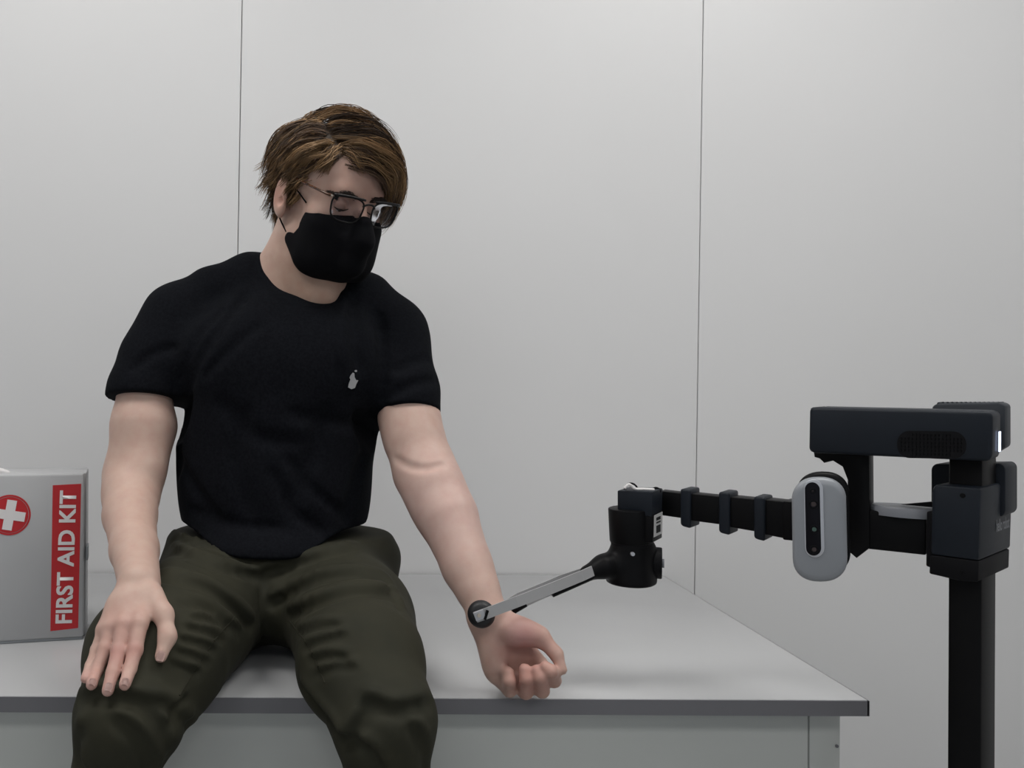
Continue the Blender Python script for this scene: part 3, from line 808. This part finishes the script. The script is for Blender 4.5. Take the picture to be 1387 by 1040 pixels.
while len(guides) < 620 and tries < 20000:
    tries += 1
    q = rng.normal(size=3); q /= np.linalg.norm(q); l, f, u = q
    if u < min_u(f, l): continue
    if abs(l) > .75 and -.42 < f < .12 and u < -.02: continue           # ear
    if f > .25 and abs(l) < .3 and u < .5: continue
    top = sstep(.15, .7, u)
    if l > PART:
        L = .036 + .048*top; hm = .010 + .020*top
        if f > .1 and top > .5: L += .022; hm += .004
    else: L = .036 + .034*top; hm = .011 + .018*top
    if f < -.45 and u < .3: L = .040; hm = .010
    if u < -.2 and f < -.1: L = .050; hm = .014
    ce = .0
    if f < -.1 and u < .35: ce = rng.uniform(-.002, .030)
    if f > .1 and l < PART: L *= .8
    hb_ = .002 + .013*(1-sstep(.0, .5, f))*top
    guides.append((q, L*rng.uniform(.82, 1.12), hb_, hm*rng.uniform(.65, 1.15), ce, None))
for k in range(170):                     # tousled ends behind the ear and over the nape
    q = V(rng.uniform(-.95, .95), rng.uniform(-1, -.28), rng.uniform(-.85, .25)); q /= np.linalg.norm(q)
    if q[2] < -.9: continue
    guides.append((q, rng.uniform(.036, .058), .004, rng.uniform(.008, .020), rng.uniform(.0, .030), None))
for k in range(60):                      # short locks where the parting meets the forehead
    q = V(rng.uniform(-.66, -.18), rng.uniform(.52, .74), rng.uniform(.5, .62)); q /= np.linalg.norm(q)
    sd = 1 if q[0] > -.45 else -1
    def fl(q, sd=sd):
        d = V(.9*sd, .35, -.75); d = d - q*(d @ q); return d/np.linalg.norm(d)
    guides.append((q, rng.uniform(.026, .042), .003, rng.uniform(.006, .012), .0, fl))
# the long fringe that sweeps over the forehead to his left
for k in range(120):
    f0_ = rng.uniform(.45, .86); l0_ = rng.uniform(-.42, .35)
    u0_ = math.sqrt(max(1 - f0_*f0_ - l0_*l0_, .05)); q = V(l0_, f0_, max(u0_, .40)); q /= np.linalg.norm(q)
    def fl(q):
        l = q[0]; s1 = sstep(.05, .80, l)
        d = V(1.0, .34, -.22)*(1-s1) + V(.20, .16, -1.0)*s1
        d = d - q*(d @ q); return d/np.linalg.norm(d)
    guides.append((q, rng.uniform(.070, .108), .004, rng.uniform(.014, .026), rng.uniform(-.006, .006), fl))
allp = []; allr = []; allc = []
for gi, (q, L, hb, hm, ce, fl) in enumerate(guides):
    ph = rng.uniform(0, 6.28); wav = rng.uniform(.0015, .0050); ns = 12
    gp = grow(q, L, hb, hm, ns, wav, ph, ce, fl)
    tn = rng.uniform(.55, 1.35); base = V(.215, .128, .060)*tn if rng.random() < .68 else V(.055, .030, .016)*tn
    if fl is not None or q[2] > .6: base = base*1.15
    for k in range(13):
        o = rng.normal(size=3)*.0034; t = np.linspace(0, 1, ns+1)[:, None]
        o2 = rng.normal(size=3)*.0014
        pts = gp + o*(1 - .55*t) + o2*t*t*2 + V(0, 0, 0)
        cut = rng.uniform(.8, 1.0)
        pts = gp[0] + o + (pts-pts[0]) if False else pts
        allp.append(HEAD + pts @ HR); allr.append(rng.uniform(.00050, .00080)); allc.append(base*rng.uniform(.8, 1.25))
# loose wisps
for k in range(150):
    q = rng.normal(size=3); q[2] = abs(q[2])*1.0; q /= np.linalg.norm(q)
    if q[2] < min_u(q[1], q[0]) or (q[1] > .3 and q[2] < .6): continue
    gp = grow(q, rng.uniform(.04, .09), .004, rng.uniform(.02, .034), 12, .004, rng.uniform(0, 6), rng.uniform(0, .012))
    allp.append(HEAD + gp @ HR); allr.append(.00032); allc.append(V(.13, .075, .035))
A = np.array(allp); R_ = np.array(allr); Cc = np.array(allc); N, K, _ = A.shape
T = np.gradient(A, axis=1); T /= np.linalg.norm(T, axis=2, keepdims=True)
S_ = np.cross(T, V(.3, .2, .93)); S_ /= np.linalg.norm(S_, axis=2, keepdims=True)+1e-9; U_ = np.cross(S_, T)
tp = (1 - .75*np.linspace(0, 1, K)**2)[None, :, None]*R_[:, None, None]
rings = np.stack([A + (S_*math.cos(a) + U_*math.sin(a))*tp for a in (0, 2*PI/3, 4*PI/3)], 2)     # N,K,3,3
hv = rings.reshape(-1, 3); idx = np.arange(N*K*3).reshape(N, K, 3); ff = []
for a in range(3):
    b = (a+1) % 3
    ff.append(np.stack([idx[:, :-1, a], idx[:, :-1, b], idx[:, 1:, b], idx[:, 1:, a]], -1).reshape(-1, 4))
hf = np.concatenate(ff)
hc = np.repeat(Cc, K*3, 0)
HC = Field()
HC.ell(hd(0, -.006, .042), (.0795, .101, .089), RH)
HC.plane(hd(0, .082, .100), HF*.80 - HU*.60, .006); HC.plane(hd(0, 0, -.035), -HU, .01)
cv, cf = surface(HC, HEAD-.16, HEAD+.17, .004, 1)
vv = np.concatenate([hv, cv]); cf2 = cf + len(hv)
hme = mesh_from('hair', vv, np.concatenate([hf, cf2]))
set_tone(hme, np.concatenate([hc, np.tile(V(.040, .022, .011), (len(cv), 1))]))
hair = link('hair', hme, M['hair'], person)

# face mask --------------------------------------------------------
fm = thing('face_mask', 'black cloth face mask worn over nose and chin', 'face mask', tuple(hd(0, .06, -.05)))
MK = Field()
MK.ell(hd(0, .046, -.045), (.0665, .070, .070), RH, k=.02)
MK.chain([hd(0, .124, -.004), hd(0, .126, -.030), hd(0, .112, -.070), hd(0, .088, -.086)], [.0105, .017, .019, .016], k=.035)
MK.cap(hd(-.034, .078, -.078), hd(.034, .078, -.078), .021, k=.03)
MK.cap(hd(-.045, .068, -.020), hd(-.040, .060, -.085), .020, .018, k=.03); MK.cap(hd(.045, .068, -.020), hd(.040, .060, -.085), .020, .018, k=.03)
MK.cap(hd(-.060, .020, -.060), hd(-.050, .050, -.075), .0125, .018, k=.02); MK.cap(hd(.060, .020, -.060), hd(.050, .050, -.075), .0125, .018, k=.02)
prof = np.array([(.150, .012), (.110, .010), (.085, -.004), (.050, .008), (.043, -.012), (.040, -.036), (.032, -.050), (.016, -.050), (.011, -.060), (.016, -.075), (.030, -.092), (.056, -.106), (.090, -.110), (.150, -.110)])
def profcut(p):
    q = (p-HEAD) @ HR.T; x = q[..., 1]; y = q[..., 2]
    d = np.full(x.shape, 1e9); sgn = np.ones(x.shape); n = len(prof)
    for i in range(n):
        a = prof[i]; b = prof[i-1]; e = b-a; wx = x-a[0]; wy = y-a[1]
        t = np.clip((wx*e[0]+wy*e[1])/(e@e), 0, 1); bx_ = wx-e[0]*t; by_ = wy-e[1]*t
        d = np.minimum(d, bx_*bx_+by_*by_)
        c1 = y >= a[1]; c2 = y < b[1]; c3 = e[0]*wy > e[1]*wx
        sgn = np.where((c1 & c2 & c3) | (~c1 & ~c2 & ~c3), -sgn, sgn)
    return sgn*np.sqrt(d)
MK.fn(profcut, .003, 'i')
MK.fold([hd(0, .137, .005), hd(0, .143, -.030), hd(0, .129, -.080), hd(0, .095, -.122)], .0022, -.0016)
for z in (-.028, -.050, -.072):
    MK.fold([hd(-.066, .040, z-.008), hd(-.045, .085, z), hd(-.020, .112, z+.006)], .0035, .0022)
    MK.fold([hd(.066, .040, z-.008), hd(.045, .085, z), hd(.020, .112, z+.006)], .0035, .0022)
# hollow it: only a cloth layer remains
core = list(MK.ops)
mk = sdf_obj('mask_panel', MK, HEAD-.17, HEAD+.17, .0024, M['mask'], fm)
for sx in (-1, 1):
    lo1 = [hd(sx*.0665, .047, .004), hd(sx*.073, .028, .016), hd(sx*.0795, .010, .026), hd(sx*.083, -.004, .035), hd(sx*.082, -.022, .034), hd(sx*.079, -.030, .018), hd(sx*.077, -.029, -.006), hd(sx*.076, -.018, -.026), hd(sx*.073, -.004, -.040), hd(sx*.0695, .012, -.052)]
    obj('ear_loop', tube(catmull(lo1, 5), .0013, 8), M['mask'], fm, smooth=True)

# spectacles -------------------------------------------------------
gl = thing('glasses', 'black framed glasses with tortoiseshell temples worn on the face', 'glasses', tuple(hd(0, .12, .012)))
GF, GU0 = .1205, .0135
pant = math.radians(7)
def gp(l, v, off=0):        # point on the slightly wrapped spectacle front
    f = GF - 2.6*l*l + off - v*math.sin(-pant)*1.0
    return hd(l, f, GU0 + v)
def lens_outline(sx, k=1.0, n=40):
    out = []
    for i in range(n):
        a = 2*PI*i/n; c, s = math.cos(a), math.sin(a); e = 2/3.1
        x = .0262*k*math.copysign(abs(c)**e, c); y = .0198*k*math.copysign(abs(s)**e, s)
        x *= (1 + .10*(y/.0198)); y += .0012*(x/.0262) 
        out.append((sx*.0355 + sx*x, y - .0005))
    return out
for sx in (-1, 1):
    rim = [gp(x, y) for x, y in lens_outline(sx)]
    fr = obj('rim', tube(rim, .0015, 8, close=True), M['frame'], gl, smooth=True)
    brw = [gp(sx*(.0100+.052*t), .0185+.0012*math.sin(PI*t), .0006) for t in np.linspace(0, 1, 10)]
    obj('browline', tube(brw, [.0019+.0007*t for t in np.linspace(0, 1, 10)], 8), M['frame'], gl, smooth=True)
    bm = bmesh.new(); o_ = [gp(x, y) for x, y in lens_outline(sx, .985)]; c_ = bm.verts.new(gp(sx*.0355, 0, .0012)); c2 = bm.verts.new(gp(sx*.0355, 0, -.0002))
    v1 = [bm.verts.new(p + HF*.0005) for p in o_]; v2 = [bm.verts.new(p - HF*.0007) for p in o_]; n = len(v1)
    for i in range(n):
        bm.faces.new((v1[i], v1[(i+1) % n], c_)); bm.faces.new((v2[i], v2[(i+1) % n], c2)); bm.faces.new((v1[i], v1[(i+1) % n], v2[(i+1) % n], v2[i]))
    obj('lens', bm, M['lens'], gl, smooth=True)
    hx = sx*.0655
    te = [gp(hx, .0165, .000), gp(sx*.0705, .0165, -.004), hd(sx*.0745, .092, GU0+.018), hd(sx*.0790, .050, GU0+.0205), hd(sx*.0815, .010, GU0+.0225), hd(sx*.0815, -.012, GU0+.019), hd(sx*.0795, -.030, GU0+.002)]
    t_ = obj('temple', tube(catmull(te, 6), .0019, 8), M['tort'], gl, smooth=True)
    obj('hinge', cyl(gp(hx, .0165, .0022), gp(hx, .0165, .0012), .0017, sides=12), M['gold'], gl)
obj('bridge', tube(catmull([gp(-.0115, .008), gp(-.005, .0125, .002), gp(.005, .0125, .002), gp(.0115, .008)], 5), .0016, 8), M['frame'], gl, smooth=True)
for sx in (-1, 1):
    bm = bmesh.new(); bmesh.ops.create_uvsphere(bm, u_segments=12, v_segments=8, radius=1)
    for v in bm.verts: v.co = Vector(gp(sx*.0098, -.004, -.006) + HL*v.co.x*.0012 + HF*v.co.y*.003 + HU*v.co.z*.0045)
    obj('nose_pad', bm, M['lens'], gl, smooth=True)

# ================================================================== ROBOT
rob = thing('robot', 'black and slate mobile robot with mast, camera head and long arm', 'robot', (.79, 1.12, 0))
MX = V(.788, 1.10, 0)
class Pl:
    """vertical plane through the mast, turned by th, shifted b towards the viewer"""
    def __init__(s, th, b, o=MX):
        th = math.radians(th); s.u = V(-math.cos(th), math.sin(th), 0); s.v = V(-math.sin(th), -math.cos(th), 0); s.o = o + s.v*b
    def pt(s, px, py):
        d = ray(px, py); t = ((s.o-CAM) @ s.v)/(d @ s.v); return CAM + d*t
    def poly(s, name, pts, dep, m, par=None, bev=.002, front=0.0, seg=2):
        q = [s.pt(a, b) + s.v*front for a, b in pts]
        return obj(name, prism(q, -s.v*dep, bev, seg), m, par or rob, angle=35)
    def rrect(s, x0, y0, x1, y1, r, n=6, sl=0.0):
        out = []
        for cx, cy, a0 in ((x1-r, y0+r, -90), (x1-r, y1-r, 0), (x0+r, y1-r, 90), (x0+r, y0+r, 180)):
            for i in range(n+1):
                a = math.radians(a0 + 90*i/n); x = cx+r*math.cos(a); out.append((x, cy+r*math.sin(a) + sl*(x-x0)))
        return out
TS_, TA = 51, 41
ms = Pl(TS_, .026)
# mast: a squared column down to the base
top_l, top_r = ms.pt(1285.5, 800), ms.pt(1333, 800)
wq = np.linalg.norm(top_r-top_l)
z_top = ms.pt(1300, 600)[2]
ml = ms.pt(1284, 800); ml[2] = 0; mr = ms.pt(1330, 800); mr[2] = 0
obj('mast', prism([ml + V(0, 0, .16), mr + V(0, 0, .16), mr + V(0, 0, z_top), ml + V(0, 0, z_top)], -ms.v*.055, .003), M['rb_black'], rob, angle=35)
# lower dark ledges and shoulder carriage
sh = Pl(TS_, .048)
sd = .125
sh.poly('shoulder', [(1262, 664), (1266, 657), (1327, 661), (1327, 757), (1262, 751), (1262, 664)][:1] + [(1266, 656), (1329, 661), (1326, 760), (1260, 751)], sd, M['rb_slate'], bev=.0035)
sh.poly('shoulder_base', [(1260, 751.5), (1326, 760), (1325, 788), (1301, 787), (1258, 777)], sd-.004, M['rb_dark'], bev=.002)
sh.poly('shoulder_flange', [(1251, 694), (1262, 692), (1260, 772), (1250, 768)], .05, M['rb_dark'], bev=.0015, front=-.010)
c_ = sh.pt(1304, 671); obj('screw', cyl(c_-sh.v*.001, c_+sh.v*.0008, .0028, sides=16), M['rb_black'], rob)
c_ = sh.pt(1303, 775); obj('screw', cyl(c_-sh.v*.001, c_+sh.v*.0008, .0020, sides=16), M['rb_black'], rob)
# lettering on the right-hand face of the carriage
fr_ = sh.pt(1327, 722); side_n = -sh.u
lc = fr_ - sh.v*(sd*.70) + side_n*.0008 + V(0, 0, .002)
mt = Matrix.Identity(4); xax = -sh.v
for i in range(3): mt[i][0] = xax[i]; mt[i][1] = (0, 0, 1)[i]; mt[i][2] = side_n[i]; mt[i][3] = lc[i]
text_mesh('hello robot', M['text'], rob, 'lettering', mt, offset=.012, width=.052, height=.0150)
# rear shells behind the mast
bk = Pl(TS_, -.030)
bk.poly('rear_shell', bk.rrect(1261, 628, 1362, 700, 9), .05, M['rb_slate'], bev=.002)
# head shell, horizontal
hp_ = Pl(TA+3, .055); hd_ = .060
head = hp_.poly('head_shell', [(1096, 554), (1100, 551.5), (1338, 557), (1345, 562), (1344, 619), (1339, 625), (1100, 613.5), (1095, 609)], hd_, M['rb_slate'], bev=.004, seg=3)
g_ = hp_.rrect(1215.5, 583, 1308.5, 620, 17, 8, sl=.016)
hp_.poly('speaker_grille', g_, .0022, M['rb_dark'], head, bev=0, front=.0012)
gg = bmesh.new()
for i in range(17):
    x = 1221 + i*5.1
    for j in range(6):
        y = 588.5 + j*5.2 + (x-1215)*.016
        if abs(x-1262) > 30 and abs(y-602.5) > 11: continue
        a_ = hp_.pt(x, y) + hp_.v*.0010
        bx(gg, a_-V(.0007, .0007, .0014), a_+V(.0007, .0007, .0014))
ho = obj('grille_ribs', gg, M['rb_black'], head); ho['kind'] = 'stuff'
a_ = hp_.pt(1345, 600) - hp_.v*.034 - hp_.u*.0012
bm = bmesh.new()
lq = [a_ + V(0, 0, z) - hp_.v*s for z, s in ((-.012, -.0045), (-.012, .0045), (.012, .0045), (.012, -.0045))]
prism(lq, -hp_.u*.0016, .0006, bm=bm); obj('status_light', bm, M['led'], head)
# upper rear cap with ridged top
ck = Pl(TA+3, -.018)
ck.poly('head_cap', [(1262, 551), (1268, 546.5), (1352, 545), (1362, 549), (1362, 606), (1345, 616), (1262, 610)], .045, M['rb_slate2'], bev=.003)
ct = bmesh.new()
for i in range(14):
    a_ = ck.pt(1270+i*6.3, 545.6) - ck.v*.022
    cyl(a_ + V(0, 0, -.001) - ck.v*.016, a_ + V(0, 0, -.001) + ck.v*.016, .0018, sides=8, bm=ct)
obj('cap_ridges', ct, M['rb_slate'], rob)['kind'] = 'stuff'
# bracket from the head shell down to the camera
br = Pl(TA, .022)
br.poly('camera_bracket', [(1102, 613), (1177, 615), (1178, 742), (1160, 756), (1146, 744), (1148, 650), (1141, 632), (1128, 624), (1116, 627), (1110, 621), (1103, 619)], .030, M['rb_black'], bev=.0015)
# depth camera: a tall silver capsule
cp = Pl(20, .070)
cam_pts = []
for i in range(40):
    a = 2*PI*i/40; c, s = math.cos(a), math.sin(a)
    x = 37.2*(abs(c)**.86)*math.copysign(1, c); y = 33*math.copysign(abs(s)**.86, s) + (37.5 if s >= 0 else -37.5)
    cam_pts.append((1110 + x - (y)*-.018 , 717.5 + y))
backp = Pl(TA, .044)
q0 = [cp.pt(*p) for p in cam_pts]; cen = sum(q0)/len(q0)
dv = V(.50, .866, 0)
bm = bmesh.new(); rings_ = []
for sc, dd in ((.86, -.0030), (.95, -.0018), (1.0, .0015), (1.0, .013), (.97, .020), (.90, .0235)):
    rings_.append([bm.verts.new(cen + (p-cen)*sc + dv*dd) for p in q0])
bm.faces.new(rings_[0]); bm.faces.new(rings_[-1][::-1])
for A_, B_ in zip(rings_, rings_[1:]):
    for i in range(40): bm.faces.new((A_[i], A_[(i+1) % 40], B_[(i+1) % 40], B_[i]))
dc = obj('depth_camera', bm, M['silver'], rob, smooth=True)
bm = bmesh.new(); rings_ = []
for sc, dd in ((.93, .0236), (1.0, .026), (1.0, .040), (.9, .046)):
    rings_.append([bm.verts.new(cen + (p-cen)*sc + dv*dd + V(.004, 0, .004)) for p in q0])
bm.faces.new(rings_[0]); bm.faces.new(rings_[-1][::-1])
for A_, B_ in zip(rings_, rings_[1:]):
    for i in range(40): bm.faces.new((A_[i], A_[(i+1) % 40], B_[(i+1) % 40], B_[i]))
obj('camera_mount', bm, M['rb_black'], rob, smooth=True)
cf_ = -dv*.0032
def stad(cx, cy, rx, ry, n=16):
    out = []
    for i in range(2*n):
        a = 2*PI*i/(2*n); y = math.sin(a)*rx + (ry-rx if math.sin(a) >= 0 else -(ry-rx)); out.append((cx + math.cos(a)*rx + y*.022, cy + y))
    return out
cfp = Pl(20, .070)
obj('window_rim', prism([cfp.pt(*p) + cf_ - dv*.0012 for p in stad(1102.8, 701.5, 13.2, 52.5)], dv*.003, .0006), M['silver_rim'], dc, angle=35)
obj('window', prism([cfp.pt(*p) + cf_ - dv*.0018 for p in stad(1101.3, 702, 10.2, 49.5)], dv*.003, .0003), M['lensglass'], dc, angle=35)
for (x, y, r, m_) in ((1102, 682, 5.6, 'rb_dark'), (1103, 716, 5.2, 'lensgreen'), (1103, 743, 5.2, 'rb_dark'), (1101, 664, 3.2, 'rb_dark')):
    c_ = cfp.pt(x, y) + cf_ - dv*.0018
    bm = tube([c_ + cfp.u*math.cos(a)*r/1215*1.03 + V(0, 0, math.sin(a)*r/1215*1.03) for a in np.linspace(0, 2*PI, 20, endpoint=False)], .0006, 6, close=True)
    ln = obj('lens_ring', bm, M['rb_dark'], dc, smooth=True)
    obj('lens', cyl(c_ - dv*.0004, c_ + dv*.002, (r-2.2)/1215*1.03, sides=20), M['lensgreen' if m_ == 'lensgreen' else 'lensbrown'], ln)
# telescoping arm, innermost section farthest from the mast
ar = Pl(TA, .020)
dpt = .036
SEC = [((1254, 699), (1254, 752), (1060, 731), (1060, 678.5), 0.0, dpt), ((1064, 680), (1064, 730.0), (1024, 722), (1024, 675.5), -.0015, dpt-.003), ((1026, 677), (1026, 721), (976, 712.5), (976, 672), -.003, dpt-.006),
       ((978, 673.5), (978, 711.5), (922, 704), (922, 667.5), -.0045, dpt-.009), ((924, 669), (924, 703), (890, 698), (890, 665), -.006, dpt-.012)]
for a, b, c, d, fo, dp in SEC:
    ar.poly('arm_section', [a, b, c, d], dp, M['rb_black'], bev=.0018, front=fo)
for x, y0, y1, w, fo in ((1029, 673, 733, 15, .003), (981, 667, 725, 15, .0015), (928, 663, 716, 14, 0.0)):
    ar.poly('arm_collar', [(x-w/2, y0-1), (x+w/2, y0+.5), (x+w/2, y1), (x-w/2+3, y1-3), (x-w/2, y1-6)], dpt+.006, M['rb_slate' if fo < 5 else 'rb_dark'], bev=.003, front=fo, seg=3)
# grey oval cap lying on top of the arm by the carriage
oc = ar.pt(1222, 694) - ar.v*.020
bm = bmesh.new(); N_ = 40; rr = []
for sc, z in ((1, -.006), (1, .0035), (.93, .006)):
    rr.append([bm.verts.new(oc + ar.u*.040*sc*math.cos(2*PI*i/N_) + ar.v*.026*sc*math.sin(2*PI*i/N_) + V(0, 0, z)) for i in range(N_)])
bm.faces.new(rr[0][::-1]); bm.faces.new(rr[-1])
for A_, B_ in zip(rr, rr[1:]):
    for i in range(N_): bm.faces.new((A_[i], A_[(i+1) % N_], B_[(i+1) % N_], B_[i]))
obj('oval_cap', bm, M['rb_grey'], rob, angle=40)
bc = oc + V(0, 0, .008)
obj('cap_clip', prism([bc + ar.u*.004, bc - ar.u*.030, bc - ar.u*.030 + V(0, 0, .007)], ar.v*.006, .0005), M['rb_black'], rob)
# wrist
WYY = 1.315
def wp(px, py, Y=WYY): return P(px, py, Y)
sc_w = WYY/FPX
wth = math.radians(-36); wu = V(math.cos(wth), math.sin(wth), 0); wv = V(math.sin(wth), -math.cos(wth), 0)
wpl = Pl(0, 0); 
class Pw(Pl):
    def __init__(s, u, v, o): s.u, s.v, s.o = u, v, o
wr = Pw(V(-math.cos(wth), -math.sin(wth), 0), wv, wp(858, 720) + wv*.020)
wr.poly('wrist_motor', [(836, 664), (884, 666), (883, 700), (836, 694)], .052, M['rb_slate'], bev=.002)
wr.poly('wrist_body', [(868, 698), (884, 699.5), (884, 735), (868, 735)], .046, M['rb_black'], bev=.001, front=-.001)
# yaw drum
dA, dB = wp(854, 688) + V(0, 0, 0), wp(855, 734)
obj('yaw_drum', cyl(dA, dB, 29*sc_w, 28*sc_w, 36, bevel=.002), M['rb_black'], rob, angle=35)
obj('yaw_collar', cyl(dB + V(0, 0, .002), wp(856, 746), 27*sc_w, 25*sc_w, 36, bevel=.001), M['rb_dark'], rob, angle=35)
for x, y in ((846, 686), (858, 686), (868, 687)):
    c_ = wp(x, y) + V(0, -.012, .002); obj('bolt', cyl(c_, c_+V(0, 0, .004), .0026, sides=12), M['rb_dark'], rob)
ws = Pw(wv, -wr.u, wr.pt(884, 715) - wr.u*.0006)
ws.poly('label', [(885.5, 698), (896.5, 693), (896, 722), (885, 727.5)], .0006, M['label'], bev=0, front=.0010)
for y0, y1 in ((701, 705), (707, 709), (712, 722)):
    ws.poly('label_mark', [(888, y0), (893.5, y0-2.4), (893.5, y1-2.4), (888, y1)], .0004, M['rb_dark'], bev=0, front=.0014)
# clear domes and white cable on top of the wrist
for x, y, r in ((855, 661, 8.5), (889, 664, 5.5)):
    c_ = wp(x, y+2); bm = tube([c_ + wu*math.cos(a)*r*sc_w + V(0, 0, math.sin(a)*r*sc_w) for a in np.linspace(0, PI, 10)], .0014, 8)
    obj('cable_guide', bm, M['rb_dark'], rob, smooth=True)
obj('white_cable', tube(catmull([wp(846, 661.5, 1.30), wp(852, 656, 1.30), wp(860, 662, 1.30), wp(872, 662.5, 1.30), wp(886, 663.5, 1.30)], 5), .0022, 8), M['white'], rob, smooth=True)
# gripper body
gb = Field()
gb.cap(wp(855, 744), wp(854, 786), 27*sc_w, 32*sc_w, k=.008)
gb.cap(wp(870, 746), wp(872, 780), 19*sc_w, 17*sc_w, k=.008)
gb.chain([wp(842, 760), wp(818, 767, 1.305), wp(796, 776, 1.30)], [19*sc_w, 14.5*sc_w, 10.5*sc_w], k=.010)
gb.plane(wp(860, 790), (0.0, 0.0, -1), .004); gb.plane(wp(886.5, 760), (1, .2, 0), .003)
sdf_obj('gripper_body', gb, wp(780, 810)-.055, wp(900, 735)+.055, .0022, M['rb_black'], rob)
c_ = wp(846.5, 744) + V(0, -.0345, 0); obj('screw', cyl(c_+V(0, .004, 0), c_, .0028, sides=14), M['silver_rim'], rob)
k1 = wp(887, 762) ; kd = V(.93, -.36, 0)
obj('side_wheel', cyl(k1 - kd*.012, k1 + kd*.010, 21*sc_w, sides=32, bevel=.0018), M['rb_dark'], rob, angle=35)
obj('wheel_hub', cyl(k1 + kd*.0101, k1 + kd*.013, 6*sc_w, sides=20, bevel=.0006), M['rb_grey'], rob, angle=35)
rimp = [k1 + kd*.0085 + V(.36, .93, 0)*math.cos(a)*15.5*sc_w + V(0, 0, 1)*math.sin(a)*15.5*sc_w for a in np.linspace(-.3, 1.9, 12)]
obj('wheel_rim', tube(rimp, .0009, 6), M['silver_rim'], rob, smooth=True)
# spring fingers and rubber cups
def strip(pts, w, t, nrm, name, m, par):
    """flat strip along pts; w in the image-vertical sense, nrm faces the viewer"""
    bm = bmesh.new(); rows = []
    for i, p in enumerate(pts):
        a = pts[max(i-1, 0)]; b = pts[min(i+1, len(pts)-1)]; d = (b-a)/np.linalg.norm(b-a); s = np.cross(d, nrm); s /= np.linalg.norm(s); n = np.cross(s, d)
        ww = w[i] if hasattr(w, '__len__') else w
        rows.append([bm.verts.new(p + s*ww/2*x + n*t/2*y) for x, y in ((-1, -1), (1, -1), (1, 1), (-1, 1))])
    for A_, B_ in zip(rows, rows[1:]):
        for i in range(4): bm.faces.new((A_[i], A_[(i+1) % 4], B_[(i+1) % 4], B_[i]))
    bm.faces.new(rows[0][::-1]); bm.faces.new(rows[-1])
    return obj(name, bm, m, par)
nv = V(.25, -.97, .05); nv /= np.linalg.norm(nv)
f1 = [P(803, 773, 1.278), P(790, 779, 1.272), P(745, 797.5, 1.245), P(700, 815, 1.222), P(658, 831, 1.212), P(644, 836, 1.213)]
strip(f1, [.0145, .0150, .0150, .0150, .0150, .0150], .0016, nv, 'gripper_finger', M['strip'], rob)
f2 = [P(800, 768, 1.305), P(760, 781, 1.300), P(738, 790.5, 1.295), P(700, 806, 1.290), P(682, 818, 1.282)]
strip(f2, .0055, .0012, nv, 'gripper_finger', M['strip'], rob)
f3 = [P(802, 777, 1.30), P(775, 790, 1.292), P(735, 807, 1.288), P(700, 823, 1.283), P(684, 828, 1.28)]
strip(f3, .008, .0012, nv, 'gripper_link', M['strip'], rob)
for a_, b_2, r_ in ((P(803, 779, 1.29), P(747, 804, 1.285), .0075), (P(712, 817, 1.283), P(694, 828, 1.283), .0062)):
    obj('black_sleeve', cyl(a_, b_2, r_*.8, r_*.75, 16, bevel=.001), M['rb_black'], rob, angle=35)
cc_ = P(652.5, 833, 1.2155)
wn = V(-.10, -.99, .10); wn /= np.linalg.norm(wn)
def cup(c, n, name):
    bm = bmesh.new(); a = np.cross(n, V(0, 0, 1)); a /= np.linalg.norm(a); b = np.cross(a, n); rr = []; N_ = 32
    for r, d in ((.0165, -.012), (.0186, -.0105), (.0186, -.006), (.0150, -.0015), (.0130, 0), (.006, .0005)):
        rr.append([bm.verts.new(c + n*d + (a*math.cos(2*PI*i/N_) + b*math.sin(2*PI*i/N_))*r) for i in range(N_)])
    bm.faces.new(rr[0][::-1]); bm.faces.new(rr[-1])
    for A_, B_ in zip(rr, rr[1:]):
        for i in range(N_): bm.faces.new((A_[i], A_[(i+1) % N_], B_[(i+1) % N_], B_[i]))
    return obj(name, bm, M['rubber'], rob, angle=50)
cp1 = cup(cc_, wn, 'rubber_cup')
# clevis and pin at the cup
strip([P(656, 830.5, 1.2105), P(643, 835.5, 1.2105)], .0115, .004, nv, 'finger_clevis', M['silver_rim'], rob)
strip([P(660.5, 826.5, 1.2085), P(656.5, 839, 1.2085)][:2], .003, .003, nv, 'clevis_edge', M['rb_dark'], rob)
c_ = P(648.5, 833.5, 1.207); obj('pin', cyl(c_-nv*.001, c_+nv*.0012, .0026, sides=16), M['gold'], rob)
# mobile base out of view below the mast, carrying the mast
bb = MX + V(.16, -.09, 0)
obj('base', prism([V(bb[0], bb[1], 0.05) + ms.u*a + ms.v*b for a, b in ((-.14, -.16), (.20, -.16), (.20, .12), (.15, .16), (-.10, .16), (-.14, .12))], (0, 0, .11), .012), M['rb_slate'], rob, angle=35)
for a, b in ((-.02, .165), (-.02, -.165)):
    c_ = V(bb[0], bb[1], .05) + ms.u*a + ms.v*b
    obj('wheel', cyl(c_ - ms.v*.012, c_ + ms.v*.012, .05, sides=32, bevel=.003), M['rubber'], rob, angle=35)
c_ = V(bb[0], bb[1], .025) + ms.u*.17
obj('wheel', cyl(c_ - ms.v*.01, c_ + ms.v*.01, .025, sides=24, bevel=.003), M['rubber'], rob, angle=35)
